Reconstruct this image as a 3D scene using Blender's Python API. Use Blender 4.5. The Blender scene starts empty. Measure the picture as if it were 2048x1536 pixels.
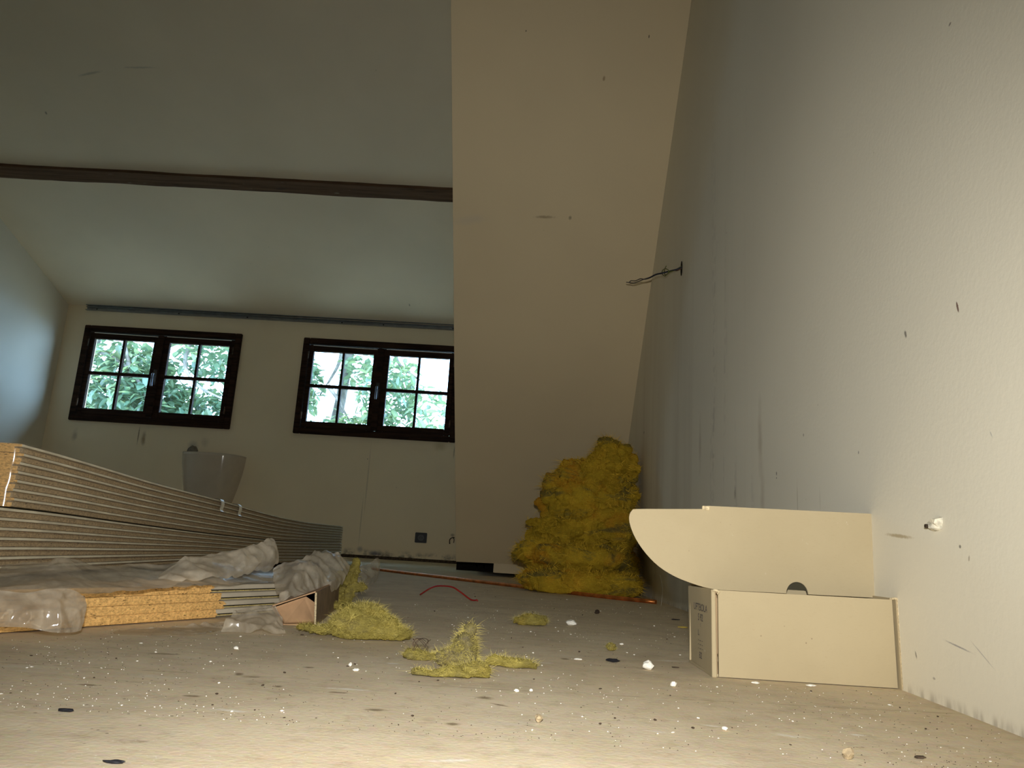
import bpy, bmesh, math, random
from mathutils import Vector, Matrix, noise
PI = math.pi
sc = bpy.context.scene
C = sc.collection

# ------------------------------------------------------------------ camera
F_PX, PITCH, ROLL, YAW, CAM_H = 1520.88, 0.2124, 0.0617, -0.016, 0.137
cp, sp_, cy, sy, cr, sr = math.cos(PITCH), math.sin(PITCH), math.cos(YAW), math.sin(YAW), math.cos(ROLL), math.sin(ROLL)
FWD = Vector((sy*cp, cy*cp, sp_))
_rt = Vector((cy, -sy, 0)); _up = _rt.cross(FWD)
RT = cr*_rt + sr*_up
UP = -sr*_rt + cr*_up
EYE = Vector((0, 0, CAM_H))
cam = bpy.data.cameras.new('camera'); cam.sensor_width = 36; cam.lens = F_PX/2048*36; cam.clip_start = 0.02
co = bpy.data.objects.new('camera', cam); C.objects.link(co)
M = Matrix((RT, UP, -FWD)).transposed().to_4x4(); M.translation = EYE
co.matrix_world = M
sc.camera = co

# ------------------------------------------------------------------ world, sun, flash, exposure
sc.view_settings.view_transform = 'Standard'; sc.view_settings.look = 'None'
sc.view_settings.exposure = 0.0; sc.view_settings.gamma = 1.0; sc.view_settings.use_curve_mapping = False
sc.cycles.use_denoising = True
sc.cycles.max_bounces = 12; sc.cycles.diffuse_bounces = 6; sc.cycles.transparent_max_bounces = 16
sc.cycles.sample_clamp_indirect = 4.0
W = bpy.data.worlds.new('sky'); sc.world = W; W.use_nodes = True
bg = W.node_tree.nodes['Background']; bg.inputs[0].default_value = (0.40, 0.68, 1.0, 1); bg.inputs[1].default_value = 15.5
sun = bpy.data.lights.new('sun', 'SUN'); sun.energy = 8.0; sun.angle = 0.02; sun.color = (1, .95, .82)
so = bpy.data.objects.new('sun', sun); C.objects.link(so)
so.rotation_euler = Vector((0.30, 0.36, -0.88)).to_track_quat('-Z', 'Y').to_euler()
fl = bpy.data.lights.new('camera_flash', 'SPOT'); fl.energy = 54; fl.color = (1.0, .98, .93); fl.shadow_soft_size = 0.012
fl.spot_size = math.radians(108); fl.spot_blend = 1.0
fo = bpy.data.objects.new('camera_flash', fl); C.objects.link(fo)
fo.location = EYE + UP*0.072 + RT*0.0 - FWD*0.01
fo.rotation_euler = (FWD - UP*0.14).to_track_quat('-Z', 'Y').to_euler()
def portal(name, loc, sx, sz):
    l = bpy.data.lights.new(name, 'AREA'); l.shape = 'RECTANGLE'; l.size = sx; l.size_y = sz
    o = bpy.data.objects.new(name, l); C.objects.link(o); o.location = loc
    o.rotation_euler = Vector((0, -1, 0)).to_track_quat('-Z', 'Z').to_euler()
    l.cycles.is_portal = True
    return o

# ------------------------------------------------------------------ helpers
def ray(px, py): return FWD + RT*((px-1024)/F_PX) - UP*((py-768)/F_PX)
def at_y(px, py, y): d = ray(px, py); return EYE + d*((y-EYE.y)/d.y)
def at_x(px, py, x): d = ray(px, py); return EYE + d*((x-EYE.x)/d.x)
def wallx(y):   # the old plaster bows very slightly in plan
    return .4735 - .075*max(0., 1.12-max(y, .5))**2 - .006*min(1., max(0., (y-2.0)/1.2))
def at_w(px, py, off=0.):   # a point of the right wall, off in front of it
    x = .47
    for _ in range(6): p = at_x(px, py, x-off); x = wallx(p.y)
    return at_x(px, py, x-off)
def at_z(px, py, z=0.0): d = ray(px, py); return EYE + d*((z-EYE.z)/d.z)
def at_pl(px, py, n, c):
    d = ray(px, py); n = Vector(n); return EYE + d*((c-n.dot(EYE))/n.dot(d))

def obj(name, bm, mats, parent=None, smooth=False, loc=None):
    me = bpy.data.meshes.new(name)
    bm.normal_update(); bm.to_mesh(me); bm.free()
    return obj_me(name, me, mats, parent, smooth)
def obj_me(name, me, mats, parent=None, smooth=False):
    if not isinstance(mats, (list, tuple)): mats = [mats]
    for m in mats: me.materials.append(m)
    if smooth:
        me.polygons.foreach_set('use_smooth', [True]*len(me.polygons))
    o = bpy.data.objects.new(name, me); C.objects.link(o)
    if parent: o.parent = parent
    return o
def tag(o, label, cat, group=None):
    o['label'] = label; o['category'] = cat
    if group: o['group'] = group
    return o
def struct(o): o['kind'] = 'structure'; return o
def empty(name, loc=(0, 0, 0)):
    o = bpy.data.objects.new(name, None); C.objects.link(o); o.location = loc; o.empty_display_size = .05
    return o
def reparent(o, p):
    # parent with world coordinates kept (p has only a translation)
    o.parent = p; o.matrix_parent_inverse = Matrix.Translation(-Vector(p.location))
    return o
def pobj(name, bm, mats, p, smooth=False):
    return reparent(obj(name, bm, mats, None, smooth), p)

def box(bm, lo, hi, mi=0, mat4=None):
    x0, y0, z0 = lo; x1, y1, z1 = hi
    vs = [bm.verts.new(v) for v in ((x0,y0,z0),(x1,y0,z0),(x1,y1,z0),(x0,y1,z0),(x0,y0,z1),(x1,y0,z1),(x1,y1,z1),(x0,y1,z1))]
    if mat4 is not None:
        for v in vs: v.co = mat4 @ v.co
    fs = []
    for f in ((3,2,1,0),(4,5,6,7),(0,1,5,4),(1,2,6,5),(2,3,7,6),(3,0,4,7)):
        fc = bm.faces.new([vs[i] for i in f]); fc.material_index = mi; fs.append(fc)
    return vs, fs
def hexa(bm, p, mi=0):
    # p: 8 points, bottom ring then top ring
    vs = [bm.verts.new(v) for v in p]
    for f in ((3,2,1,0),(4,5,6,7),(0,1,5,4),(1,2,6,5),(2,3,7,6),(3,0,4,7)):
        bm.faces.new([vs[i] for i in f]).material_index = mi
    return vs
def slab(bm, poly, thick, mi=0):
    # polygon (list of Vector) extruded along thick (Vector)
    a = [bm.verts.new(p) for p in poly]; b = [bm.verts.new(Vector(p)+thick) for p in poly]
    n = len(a)
    bm.faces.new(a).material_index = mi; bm.faces.new(b[::-1]).material_index = mi
    for i in range(n):
        bm.faces.new((a[i], b[i], b[(i+1) % n], a[(i+1) % n])).material_index = mi
def bevel(bm, w, seg=2, ang=35):
    bmesh.ops.recalc_face_normals(bm, faces=bm.faces)
    es = [e for e in bm.edges if len(e.link_faces) == 2 and e.calc_face_angle(0) > math.radians(ang)]
    bmesh.ops.bevel(bm, geom=es, offset=w, segments=seg, affect='EDGES', clamp_overlap=True)
def tube(bm, pts, r, n=8, mi=0, caps=True):
    pts = [Vector(p) for p in pts]; rings = []
    rad = r if callable(r) else (lambda t: r)
    prev = None
    for i, p in enumerate(pts):
        t = (pts[min(i+1, len(pts)-1)] - pts[max(i-1, 0)]).normalized()
        if prev is None:
            a = t.cross(Vector((0, 0, 1)))
            if a.length < 1e-3: a = t.cross(Vector((1, 0, 0)))
        else: a = prev - t*prev.dot(t)
        a.normalize(); prev = a; b = t.cross(a); q = rad(i/max(1, len(pts)-1))
        rings.append([bm.verts.new(p + (a*math.cos(2*PI*k/n) + b*math.sin(2*PI*k/n))*q) for k in range(n)])
    for i in range(len(rings)-1):
        for k in range(n):
            f = bm.faces.new((rings[i][k], rings[i][(k+1) % n], rings[i+1][(k+1) % n], rings[i+1][k])); f.material_index = mi; f.smooth = True
    if caps:
        bm.faces.new(rings[0][::-1]).material_index = mi; bm.faces.new(rings[-1]).material_index = mi
def smoothpath(pts, n=6):
    pts = [Vector(p) for p in pts]; out = []
    for i in range(len(pts)-1):
        p0, p1, p2, p3 = pts[max(i-1, 0)], pts[i], pts[i+1], pts[min(i+2, len(pts)-1)]
        for k in range(n):
            t = k/n
            out.append(.5*((2*p1) + (p2-p0)*t + (2*p0-5*p1+4*p2-p3)*t*t + (3*p1-p0-3*p2+p3)*t**3))
    out.append(pts[-1]); return out
def grid_surface(bm, ctrl, n, m, fn=None, mi=0):
    # Catmull-Rom surface through rows of control points, fn(u,v,p)->p displaces
    rows = []
    R = len(ctrl); 
    cols = [smoothpath(r, n) for r in ctrl]
    k = len(cols[0]); full = []
    for j in range(k):
        full.append(smoothpath([cols[i][j] for i in range(R)], m))
    vs = []
    for j in range(k):
        line = []
        for i in range(len(full[0])):
            p = full[j][i]
            if fn: p = fn(j/(k-1), i/(len(full[0])-1), p)
            line.append(bm.verts.new(p))
        vs.append(line)
    for j in range(k-1):
        for i in range(len(full[0])-1):
            f = bm.faces.new((vs[j][i], vs[j+1][i], vs[j+1][i+1], vs[j][i+1])); f.smooth = True; f.material_index = mi
    return vs

# ------------------------------------------------------------------ materials
class N:
    def __init__(s, name):
        s.m = bpy.data.materials.new(name); s.m.use_nodes = True
        s.t = s.m.node_tree; s.n = s.t.nodes; s.l = s.t.links
        s.b = s.n['Principled BSDF']; s.out = s.n['Material Output']
        s.co = s.n.new('ShaderNodeTexCoord').outputs['Object']
    def new(s, typ, **kw):
        nd = s.n.new(typ)
        for k, v in kw.items(): setattr(nd, k, v)
        return nd
    def put(s, sock, v):
        if hasattr(v, 'is_output'): s.l.new(v, sock)
        elif isinstance(v, (tuple, list)) and len(v) == 3 and sock.type == 'RGBA': sock.default_value = (*v, 1)
        else: sock.default_value = v
    def noise(s, scale, detail=4, rough=.55, vec=None, dist=0, out='Fac'):
        nd = s.new('ShaderNodeTexNoise'); s.put(nd.inputs['Vector'], vec or s.co)
        nd.inputs['Scale'].default_value = scale; nd.inputs['Detail'].default_value = detail; nd.inputs['Roughness'].default_value = rough; nd.inputs['Distortion'].default_value = dist
        return nd.outputs[out]
    def mapv(s, scale=(1, 1, 1), loc=(0, 0, 0), rot=(0, 0, 0), vec=None, typ='POINT'):
        nd = s.new('ShaderNodeMapping', vector_type=typ); s.put(nd.inputs['Vector'], vec or s.co)
        nd.inputs['Scale'].default_value = scale; nd.inputs['Location'].default_value = loc; nd.inputs['Rotation'].default_value = rot
        return nd.outputs[0]
    def voro(s, scale, vec=None, feature='F1', out='Distance', rnd=1):
        nd = s.new('ShaderNodeTexVoronoi', feature=feature); s.put(nd.inputs['Vector'], vec or s.co); nd.inputs['Scale'].default_value = scale
        nd.inputs['Randomness'].default_value = rnd
        return nd.outputs[out]
    def ramp(s, v, a, b, lo=0., hi=1.):
        nd = s.new('ShaderNodeMapRange', interpolation_type='SMOOTHSTEP'); s.put(nd.inputs[0], v)
        nd.inputs[1].default_value = a; nd.inputs[2].default_value = b; nd.inputs[3].default_value = lo; nd.inputs[4].default_value = hi
        return nd.outputs[0]
    def math(s, op, a, b=0.):
        nd = s.new('ShaderNodeMath', operation=op); s.put(nd.inputs[0], a); s.put(nd.inputs[1], b); return nd.outputs[0]
    def mix(s, fac, a, b, typ='MIX'):
        nd = s.new('ShaderNodeMix', data_type='RGBA', blend_type=typ); s.put(nd.inputs[0], fac); s.put(nd.inputs[6], a); s.put(nd.inputs[7], b); return nd.outputs[2]
    def bump(s, h, strength=.3, dist=.005):
        nd = s.new('ShaderNodeBump'); s.put(nd.inputs['Height'], h); nd.inputs['Strength'].default_value = strength; nd.inputs['Distance'].default_value = dist
        s.l.new(nd.outputs[0], s.b.inputs['Normal']); return nd.outputs[0]
    def spot(s, axes, c, r, ang=0., soft=.5, wob=.35, ws=None):
        # soft elliptical mark at c (2 world coords on the wall), radii r; 1 inside
        sep = s.new('ShaderNodeSeparateXYZ'); s.put(sep.inputs[0], s.co)
        a = s.math('SUBTRACT', sep.outputs[axes[0]], c[0]); b = s.math('SUBTRACT', sep.outputs[axes[1]], c[1])
        ca, sa = math.cos(ang), math.sin(ang)
        u = s.math('DIVIDE', s.math('ADD', s.math('MULTIPLY', a, ca), s.math('MULTIPLY', b, sa)), r[0])
        v = s.math('DIVIDE', s.math('SUBTRACT', s.math('MULTIPLY', b, ca), s.math('MULTIPLY', a, sa)), r[1])
        d = s.math('SQRT', s.math('ADD', s.math('MULTIPLY', u, u), s.math('MULTIPLY', v, v)))
        if wob:
            w = s.math('MULTIPLY', s.math('SUBTRACT', s.noise(ws or (.7/min(r)), 3), .5), wob*2)
            d = s.math('ADD', d, w)
        return s.ramp(d, 1., 1.-soft, 0., 1.)
    def done(s, col, rough=.7, spec=.3, metal=0.):
        s.put(s.b.inputs['Base Color'], col); s.put(s.b.inputs['Roughness'], rough)
        s.b.inputs['Specular IOR Level'].default_value = spec; s.b.inputs['Metallic'].default_value = metal
        return s.m
def simple(name, col, rough=.6, spec=.3, metal=0., var=.15, scale=30):
    k = N(name); v = k.noise(scale, 4)
    c = k.mix(k.ramp(v, .3, .7), tuple(x*(1-var) for x in col), tuple(min(1, x*(1+var)) for x in col))
    return k.done(c, rough, spec, metal)

WALLC = (.81, .775, .665)
def wall_mat(name, spots=(), axes=(0, 2), streak=None, base=WALLC, extra=None):
    k = N(name)
    big = k.ramp(k.noise(1.3, 3), .3, .7)
    c = k.mix(big, tuple(x*.95 for x in base), tuple(x*1.03 for x in base))
    fl_ = k.ramp(k.voro(9, k.mapv((1, 1, 1), (.3, .1, .7)), out='Distance'), .028, .010)
    sel = k.ramp(k.noise(5, 2), .52, .6)
    c = k.mix(k.math('MULTIPLY', k.math('MULTIPLY', fl_, sel), .6), c, (.12, .09, .06))
    fl2 = k.ramp(k.voro(23, k.mapv((1, 1, 1), (1.3, 2.1, .7)), out='Distance'), .05, .02)
    c = k.mix(k.math('MULTIPLY', k.math('MULTIPLY', fl2, k.ramp(k.noise(3, 2), .55, .62)), .3), c, (.25, .2, .14))
    if streak: c = streak(k, c)
    for (cc, r, ang, col, st, soft) in spots:
        mk = k.spot(axes, cc, r, ang, soft)
        c = k.mix(k.math('MULTIPLY', mk, st), c, col)
    k.bump(k.noise(140, 3), .12, .002)
    return k.done(c, .62, .25)
DARK = (.045, .035, .03); BROWN = (.30, .22, .13)

# right wall marks, found on the wall plane x = .46
def rw(px, py):
    p = at_w(px, py); return (p.y, p.z)
RS = []
def rmark(px, py, ry, rz, ang=0., col=DARK, st=.8, soft=.5): RS.append((rw(px, py), (ry, rz), ang, col, st, soft))
rmark(1915, 614, .0022, .0085, -.25, (.16, .08, .06), .9, .4)
rmark(1811, 668, .0035, .007, -.35, (.10, .08, .07), .75, .7)
rmark(1900, 48, .004, .0022, 0, (.12, .09, .07), .7, .6)
rmark(1553, 947, .0022, .004, 0, DARK, .9, .4)
rmark(1553, 956, .002, .002, 0, DARK, .9, .4)
rmark(1288, 865, .006, .006, 0, DARK, .9, .4)
rmark(1798, 1072, .043, .0032, .08, (.42, .33, .18), .75, .7)
rmark(1920, 1093, .003, .0025, 0, DARK, .7, .6)
rmark(1938, 1117, .002, .004, .3, (.3, .25, .18), .6, .6)
rmark(1916, 1293, .035, .0013, .12, (.30, .29, .30), .8, .8)
rmark(1965, 1310, .03, .001, .5, (.35, .34, .34), .6, .8)
rmark(1832, 1310, .002, .006, -.4, (.15, .13, .12), .75, .7)
rmark(1868, 1357, .004, .0018, 0, (.2, .18, .18), .6, .7)
rmark(1470, 985, .010, .02, 0, (.25, .2, .13), .5, .9)
rmark(1520, 880, .02, .11, 0, (.45, .37, .25), .45, 1.)
rmark(1525, 1000, .02, .10, 0, (.45, .37, .25), .35, 1.)
rmark(1595, 1005, .003, .05, 0, (.4, .33, .22), .5, .9)
rmark(1400, 890, .02, .10, 0, (.40, .33, .22), .4, 1.)
rmark(1607, 870, .004, .004, 0, (.25, .2, .15), .6, .7)
rmark(1717, 905, .0018, .003, 0, (.15, .12, .12), .8, .6)
rmark(1982, 868, .0012, .006, -.5, (.4, .4, .38), .6, .8)
rmark(1640, 1000, .0012, .03, .0, (.4, .33, .22), .5, .9)
def rstreak(k, c):
    sv = k.noise(1., 3, .5, k.mapv((1, 6, .35)))
    sep = k.new('ShaderNodeSeparateXYZ'); k.put(sep.inputs[0], k.co)
    reg = k.math('MULTIPLY', k.ramp(sep.outputs[1], 1.35, 1.7), k.ramp(sep.outputs[2], 1.6, .3))
    c = k.mix(k.math('MULTIPLY', k.math('MULTIPLY', k.ramp(sv, .5, .72), reg), .28), c, (.42, .34, .22))
    sk = k.noise(1., 3, .55, k.mapv((1, 13, .5)))
    sm = k.math('MULTIPLY', k.ramp(k.noise(45, 3), .42, .62), k.math('MULTIPLY', k.ramp(sk, .55, .68), reg))
    c = k.mix(k.math('MULTIPLY', sm, .25), c, (.14, .11, .08))
    # grime line where the wall meets the floor
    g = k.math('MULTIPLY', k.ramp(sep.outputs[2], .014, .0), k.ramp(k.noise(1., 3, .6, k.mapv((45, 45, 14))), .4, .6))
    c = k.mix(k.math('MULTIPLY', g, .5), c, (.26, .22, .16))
    return c
M_RW = wall_mat('painted_plaster_right', RS, (1, 2), rstreak, (.81, .765, .63))

def bw(px, py):
    p = at_y(px, py, 5.735); return (p.x, p.z)
BS = []
def bmark(px, py, rx, rz, ang=0., col=BROWN, st=.7, soft=.6): BS.append((bw(px, py), (rx, rz), ang, col, st, soft))
bmark(287, 878, .025, .07, 0, (.34, .23, .12), .8, .8)
bmark(277, 870, .006, .09, 0, (.22, .14, .07), .8, .7)
bmark(150, 870, .03, .06, 0, (.36, .27, .17), .6, .9)
bmark(410, 885, .04, .05, 0, (.5, .4, .27), .35, .9)
bmark(480, 720, .02, .16, .05, (.45, .36, .25), .3, .9)
bmark(735, 960, .008, .35, 0, (.42, .34, .23), .4, .8)
bmark(722, 1040, .006, .25, 0, (.36, .28, .18), .4, .8)
bmark(880, 893, .07, .05, 0, (.5, .38, .18), .5, .9)
bmark(908, 905, .006, .06, 0, (.2, .14, .08), .6, .7)
bmark(385, 893, .06, .06, .2, (.30, .27, .23), .55, 1.)  # soft dark halo over the basin: its shadow painted on the wall
bmark(750, 1107, .07, .020, -.15, (.16, .16, .22), .7, .9)
bmark(720, 1098, .03, .03, 0, (.2, .19, .22), .5, .9)
bmark(905, 1070, .02, .016, .3, (.16, .11, .07), .5, .7)
bmark(735, 918, .004, .006, 0, DARK, .7, .6); bmark(793, 975, .003, .003, 0, DARK, .7, .6)
bmark(640, 760, .0, 0, 0) if False else None
def bstreak(k, c):
    sep = k.new('ShaderNodeSeparateXYZ'); k.put(sep.inputs[0], k.co)
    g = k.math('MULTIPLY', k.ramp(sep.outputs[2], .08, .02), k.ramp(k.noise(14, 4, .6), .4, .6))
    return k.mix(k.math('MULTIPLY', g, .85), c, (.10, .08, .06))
M_BW = wall_mat('painted_plaster_back', BS, (0, 2), bstreak, (.90, .76, .54))
SLN = (0, 1, .87); SLC = 3.82
SS = []
def smark(px, py, rx, rz, ang=0., col=BROWN, st=.7, soft=.6):
    p = at_pl(px, py, SLN, SLC); SS.append(((p.x, p.z), (rx, rz), ang, col, st, soft))
smark(1090, 434, .05, .006, .03, (.25, .18, .1), .6, .8); smark(1140, 436, .008, .008, 0, DARK, .5, .7)
smark(940, 440, .09, .02, .1, (.55, .5, .42), .35, .9)
smark(1208, 157, .006, .008, 0, (.3, .2, .1), .7, .6); smark(1298, 73, .003, .005, 0, DARK, .8, .6)
smark(1052, 62, .003, .003, 0, DARK, .7, .6)
M_SL = wall_mat('painted_plasterboard_slope', SS, (0, 2), None, (.69, .575, .375))
CEN = (0, .345, 1); CEC = 1.81+.345*5.725
CS = []
def cmark(px, py, rx, ry, ang=0., col=BROWN, st=.7, soft=.6):
    p = at_pl(px, py, CEN, CEC); CS.append(((p.x, p.y), (rx, ry), ang, col, st, soft))
cmark(180, 147, .10, .010, -.25, (.4, .36, .28), .5, .8); cmark(280, 135, .12, .008, -.05, (.42, .38, .3), .45, .8)
cmark(92, 226, .008, .014, .3, (.3, .24, .16), .7, .6); cmark(819, 610, .006, .02, 0, (.2, .15, .1), .6, .6)
M_CE = wall_mat('painted_ceiling', CS, (0, 1), None, (.91, .79, .61))
M_LW = wall_mat('painted_plaster_left', base=(.74, .68, .57))

def floor_mat():
    k = N('dusty_chipboard_floor')
    c = k.mix(k.ramp(k.noise(2.2, 5, .6), .3, .7), (.66, .545, .375), (.75, .645, .47))
    gr = k.noise(1., 5, .6, k.mapv((3, 40, 1), rot=(0, 0, .05)))
    c = k.mix(k.math('MULTIPLY', k.ramp(gr, .45, .75), .16), c, (.27, .21, .13))
    c = k.mix(k.math('MULTIPLY', k.ramp(k.noise(38, 5, .7), .5, .72), .35), c, (.36, .28, .17))
    c = k.mix(k.math('MULTIPLY', k.ramp(k.noise(9, 4, .6, k.mapv(loc=(2, 5, 0))), .45, .7), .25), c, (.36, .28, .18))
    ch = k.voro(190, k.mapv((1, 1.7, 1)), out='Color')
    c = k.mix(.10, c, ch, 'SOFT_LIGHT')
    du = k.math('MULTIPLY', k.ramp(k.noise(6, 5, .65, k.mapv((1, 2.4, 1), (.4, .8, 0))), .58, .78), .6)
    c = k.mix(du, c, (.70, .66, .56))
    st = k.math('MULTIPLY', k.ramp(k.noise(1., 4, .6, k.mapv((9, 30, 1), (3.2, 1.7, 0))), .68, .8), .7)
    c = k.mix(st, c, (.82, .80, .74))
    di = k.math('MULTIPLY', k.ramp(k.noise(11, 6, .7, k.mapv((1, 1.6, 1), (7.4, .3, 0))), .62, .74), .55)
    c = k.mix(di, c, (.20, .14, .07))
    fw = k.ramp(k.voro(170, k.mapv((1, 1, 1), (.2, .2, 0))), .13, .07)
    c = k.mix(k.math('MULTIPLY', fw, k.math('MULTIPLY', k.ramp(k.noise(5, 3, .6, k.mapv(loc=(4, 1, 0))), .45, .6), .8)), c, (.80, .77, .66))
    fd = k.ramp(k.voro(75, k.mapv((1, 1, 1), (1.2, 3.2, 0))), .13, .07)
    c = k.mix(k.math('MULTIPLY', fd, k.math('MULTIPLY', k.ramp(k.noise(4, 3), .5, .6), .7)), c, (.10, .07, .05))
    # the joint between two sheets, and one nearer the camera
    sep = k.new('ShaderNodeSeparateXYZ'); k.put(sep.inputs[0], k.co)
    for (y0, sl, w, col, s_, xa) in ((1.189, .061, .0016, (.62, .50, .20), .75, -.15), (1.960, .03, .003, (.22, .17, .1), .5, -3), (.8, .06, .004, (.26, .2, .12), .3, -3)):
        d = k.math('ABSOLUTE', k.math('SUBTRACT', sep.outputs[1], k.math('ADD', k.math('MULTIPLY', sep.outputs[0], sl), y0)))
        m = k.math('MULTIPLY', k.ramp(d, w, w*.4), k.math('MULTIPLY', k.ramp(sep.outputs[0], xa, xa+.05), k.ramp(k.noise(40, 2), .38, .55)))
        c = k.mix(k.math('MULTIPLY', m, s_), c, col)
    def fl_spot(px, py, rx, ry, ang, col, st, soft=.8, wob=.6):
        p = at_z(px, py); return k.mix(k.math('MULTIPLY', k.spot((0, 1), (p.x, p.y), (rx, ry), ang, soft, wob), st), c, col)
    for (px, py, rx, ry, ang) in ((478, 1348, .006, .010, .3), (503, 1354, .012, .004, .2), (618, 1335, .008, .006, 0), (385, 1392, .010, .005, .1), (905, 1448, .009, .006, .3),
                                  (752, 1420, .012, .006, .2), (970, 1396, .010, .009, .4), (1000, 1410, .012, .004, -.5), (330, 1308, .020, .006, .1), (175, 1370, .012, .005, 0),
                                  (1130, 1318, .008, .010, .2), (850, 1166, .018, .012, 0), (1000, 1192, .014, .007, 0), (556, 1373, .005, .007, 0), (675, 1385, .014, .004, 0)):
        c = fl_spot(px, py, rx, ry, ang, (.17, .115, .06), .75)
    for (px, py, rx, ry, ang) in ((460, 1421, .022, .005, -.1), (690, 1378, .030, .006, .05), (905, 1521, .025, .005, .3), (1425, 1452, .012, .004, -.2), (1580, 1472, .018, .006, -.3),
                                  (1340, 1322, .030, .008, .1), (785, 1327, .012, .006, 0), (1715, 1470, .010, .005, -.2), (1090, 1326, .014, .005, 0), (1310, 1463, .012, .003, 0)):
        c = fl_spot(px, py, rx, ry, ang, (.88, .86, .80), .6, 1., .8)
    k.bump(k.noise(220, 4, .6), .25, .002)
    return k.done(c, .85, .06)
M_FL = floor_mat()

def chip_mat(name, base, dark=.5, gloss=.6):
    k = N(name)
    v = k.noise(210, 4, .65, k.mapv((1, 1, 1.8)))
    c = k.mix(k.ramp(v, .3, .7), tuple(x*.68 for x in base), tuple(min(1, x*1.25) for x in base))
    fl_ = k.math('MULTIPLY', k.ramp(k.noise(330, 2, .5, k.mapv((.45, .45, 1.6))), .63, .72), .9)
    c = k.mix(fl_, c, tuple(x*.13 for x in base))
    f2 = k.math('MULTIPLY', k.ramp(k.noise(300, 2, .5, k.mapv((.5, .5, 1.6), (3, 1, 2))), .64, .72), .6)
    c = k.mix(f2, c, tuple(min(1, x*1.6) for x in base))
    k.bump(k.noise(300, 3), .4, .001)
    return k.done(c, gloss, .3)
M_CHIP = chip_mat('raw_chipboard_edge', (.74, .45, .16))
M_CHIPD = chip_mat('brown_chipboard_core', (.49, .365, .215))
M_BFACE = simple('grey_board_face', (.50, .45, .35), .6, .3, var=.12, scale=14)
M_LIP = simple('pale_board_lip', (.88, .82, .65), .45, .4, var=.15, scale=18)
M_TONGUE = chip_mat('yellowish_tongue', (.50, .40, .16))
def cardboard():
    k = N('brown_cardboard')
    c = k.mix(k.ramp(k.noise(5, 4), .3, .7), (.42, .345, .212), (.47, .39, .245))
    fb = k.noise(1., 4, .6, k.mapv((160, 160, 700)))
    c = k.mix(k.math('MULTIPLY', k.ramp(fb, .55, .8), .2), c, (.34, .25, .13))
    w = k.math('MULTIPLY', k.ramp(k.noise(38, 5, .7), .68, .76), .6)
    c = k.mix(w, c, (.80, .76, .66))
    d = k.ramp(k.voro(55), .06, .03); c = k.mix(k.math('MULTIPLY', d, k.math('MULTIPLY', k.ramp(k.noise(14, 2), .5, .58), .55)), c, (.12, .08, .04))
    k.bump(k.noise(1., 2, .5, k.mapv((250, 250, 250))), .1, .001)
    return k.done(c, .75, .2)
M_CARD = cardboard()
M_CARDE = simple('corrugated_edge', (.62, .51, .32), .8, .2, var=.3, scale=400)
M_CARDI = simple('inner_cardboard', (.40, .28, .16), .8, .2, var=.12, scale=20)
M_CARDB = simple('reddish_cardboard', (.44, .275, .15), .8, .2, var=.18, scale=20)
M_PAPER = simple('brown_paper', (.36, .28, .17), .8, .2, var=.3, scale=120)
M_CARDO = simple('dull_brown_cardboard', (.23, .165, .10), .8, .2, var=.15, scale=30)
M_INK = simple('dark_ink', (.10, .085, .075), .7, .2)
M_WOODD = None
def dark_wood():
    k = N('dark_stained_wood')
    g = k.noise(1., 5, .6, k.mapv((4, 60, 60)))
    c = k.mix(k.ramp(g, .3, .7), (.018, .010, .007), (.05, .026, .016))
    c = k.mix(k.math('MULTIPLY', k.ramp(k.noise(60, 4, .7), .70, .76), .5), c, (.45, .38, .28))
    k.bump(g, .2, .002)
    return k.done(c, .65, .08)
M_WOODD = dark_wood()
def beam_mat():
    k = N('weathered_beam_wood')
    g = k.noise(1., 5, .65, k.mapv((2.5, 60, 60)))
    c = k.mix(k.ramp(g, .3, .7), (.085, .048, .026), (.17, .10, .06))
    c = k.mix(k.math('MULTIPLY', k.ramp(k.noise(1., 4, .6, k.mapv((6, 30, 30), (3, 0, 1))), .66, .74), .55), c, (.42, .36, .27))
    c = k.mix(k.math('MULTIPLY', k.ramp(k.noise(1., 4, .6, k.mapv((3, 30, 30), (7, 2, 1))), .62, .70), .7), c, (.03, .02, .012))
    k.bump(g, .5, .004)
    return k.done(c, .8, .2)
M_BEAM = beam_mat()
M_STEEL = simple('galvanised_steel', (.30, .32, .33), .42, .5, .75, .12, 25)
M_BLACK = simple('black_plastic', (.012, .012, .013), .4, .4)
M_BLACKI = simple('grey_black_plastic', (.05, .048, .045), .35, .5)
M_CHROME = simple('dull_steel_handle', (.16, .165, .18), .4, .5, 1.)
M_DARKGAP = simple('dark_void', (.012, .010, .008), .9, .1)
M_CER = simple('grey_glazed_ceramic', (.60, .50, .39), .11, 1., var=.06, scale=6)
M_GREYB = simple('grey_brown_plastic', (.20, .17, .13), .5, .4, var=.3, scale=30)
M_GRIME = simple('brown_grime', (.08, .055, .035), .8, .2, var=.4, scale=60)
M_COPPER = simple('tarnished_copper', (.62, .22, .06), .38, .5, .85, .3, 40)
M_REDW = simple('red_cable_sheath', (.30, .018, .014), .4, .4)
M_WIREB = simple('blue_black_wire', (.012, .016, .03), .45, .4)
M_WIREG = simple('green_yellow_wire', (.10, .12, .015), .45, .4)
M_PLAS = simple('white_plaster', (.86, .84, .76), .85, .2, var=.06, scale=80)
M_PLASB = simple('broken_plaster', (.66, .62, .50), .9, .2, var=.3, scale=120)
M_DIRT = simple('dark_dirt', (.07, .05, .035), .9, .1, var=.4, scale=200)
M_COAL = simple('black_rubber_bit', (.012, .012, .016), .6, .3)
M_FIBW = simple('yellow_sliver', (.55, .42, .08), .8, .2)
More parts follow.
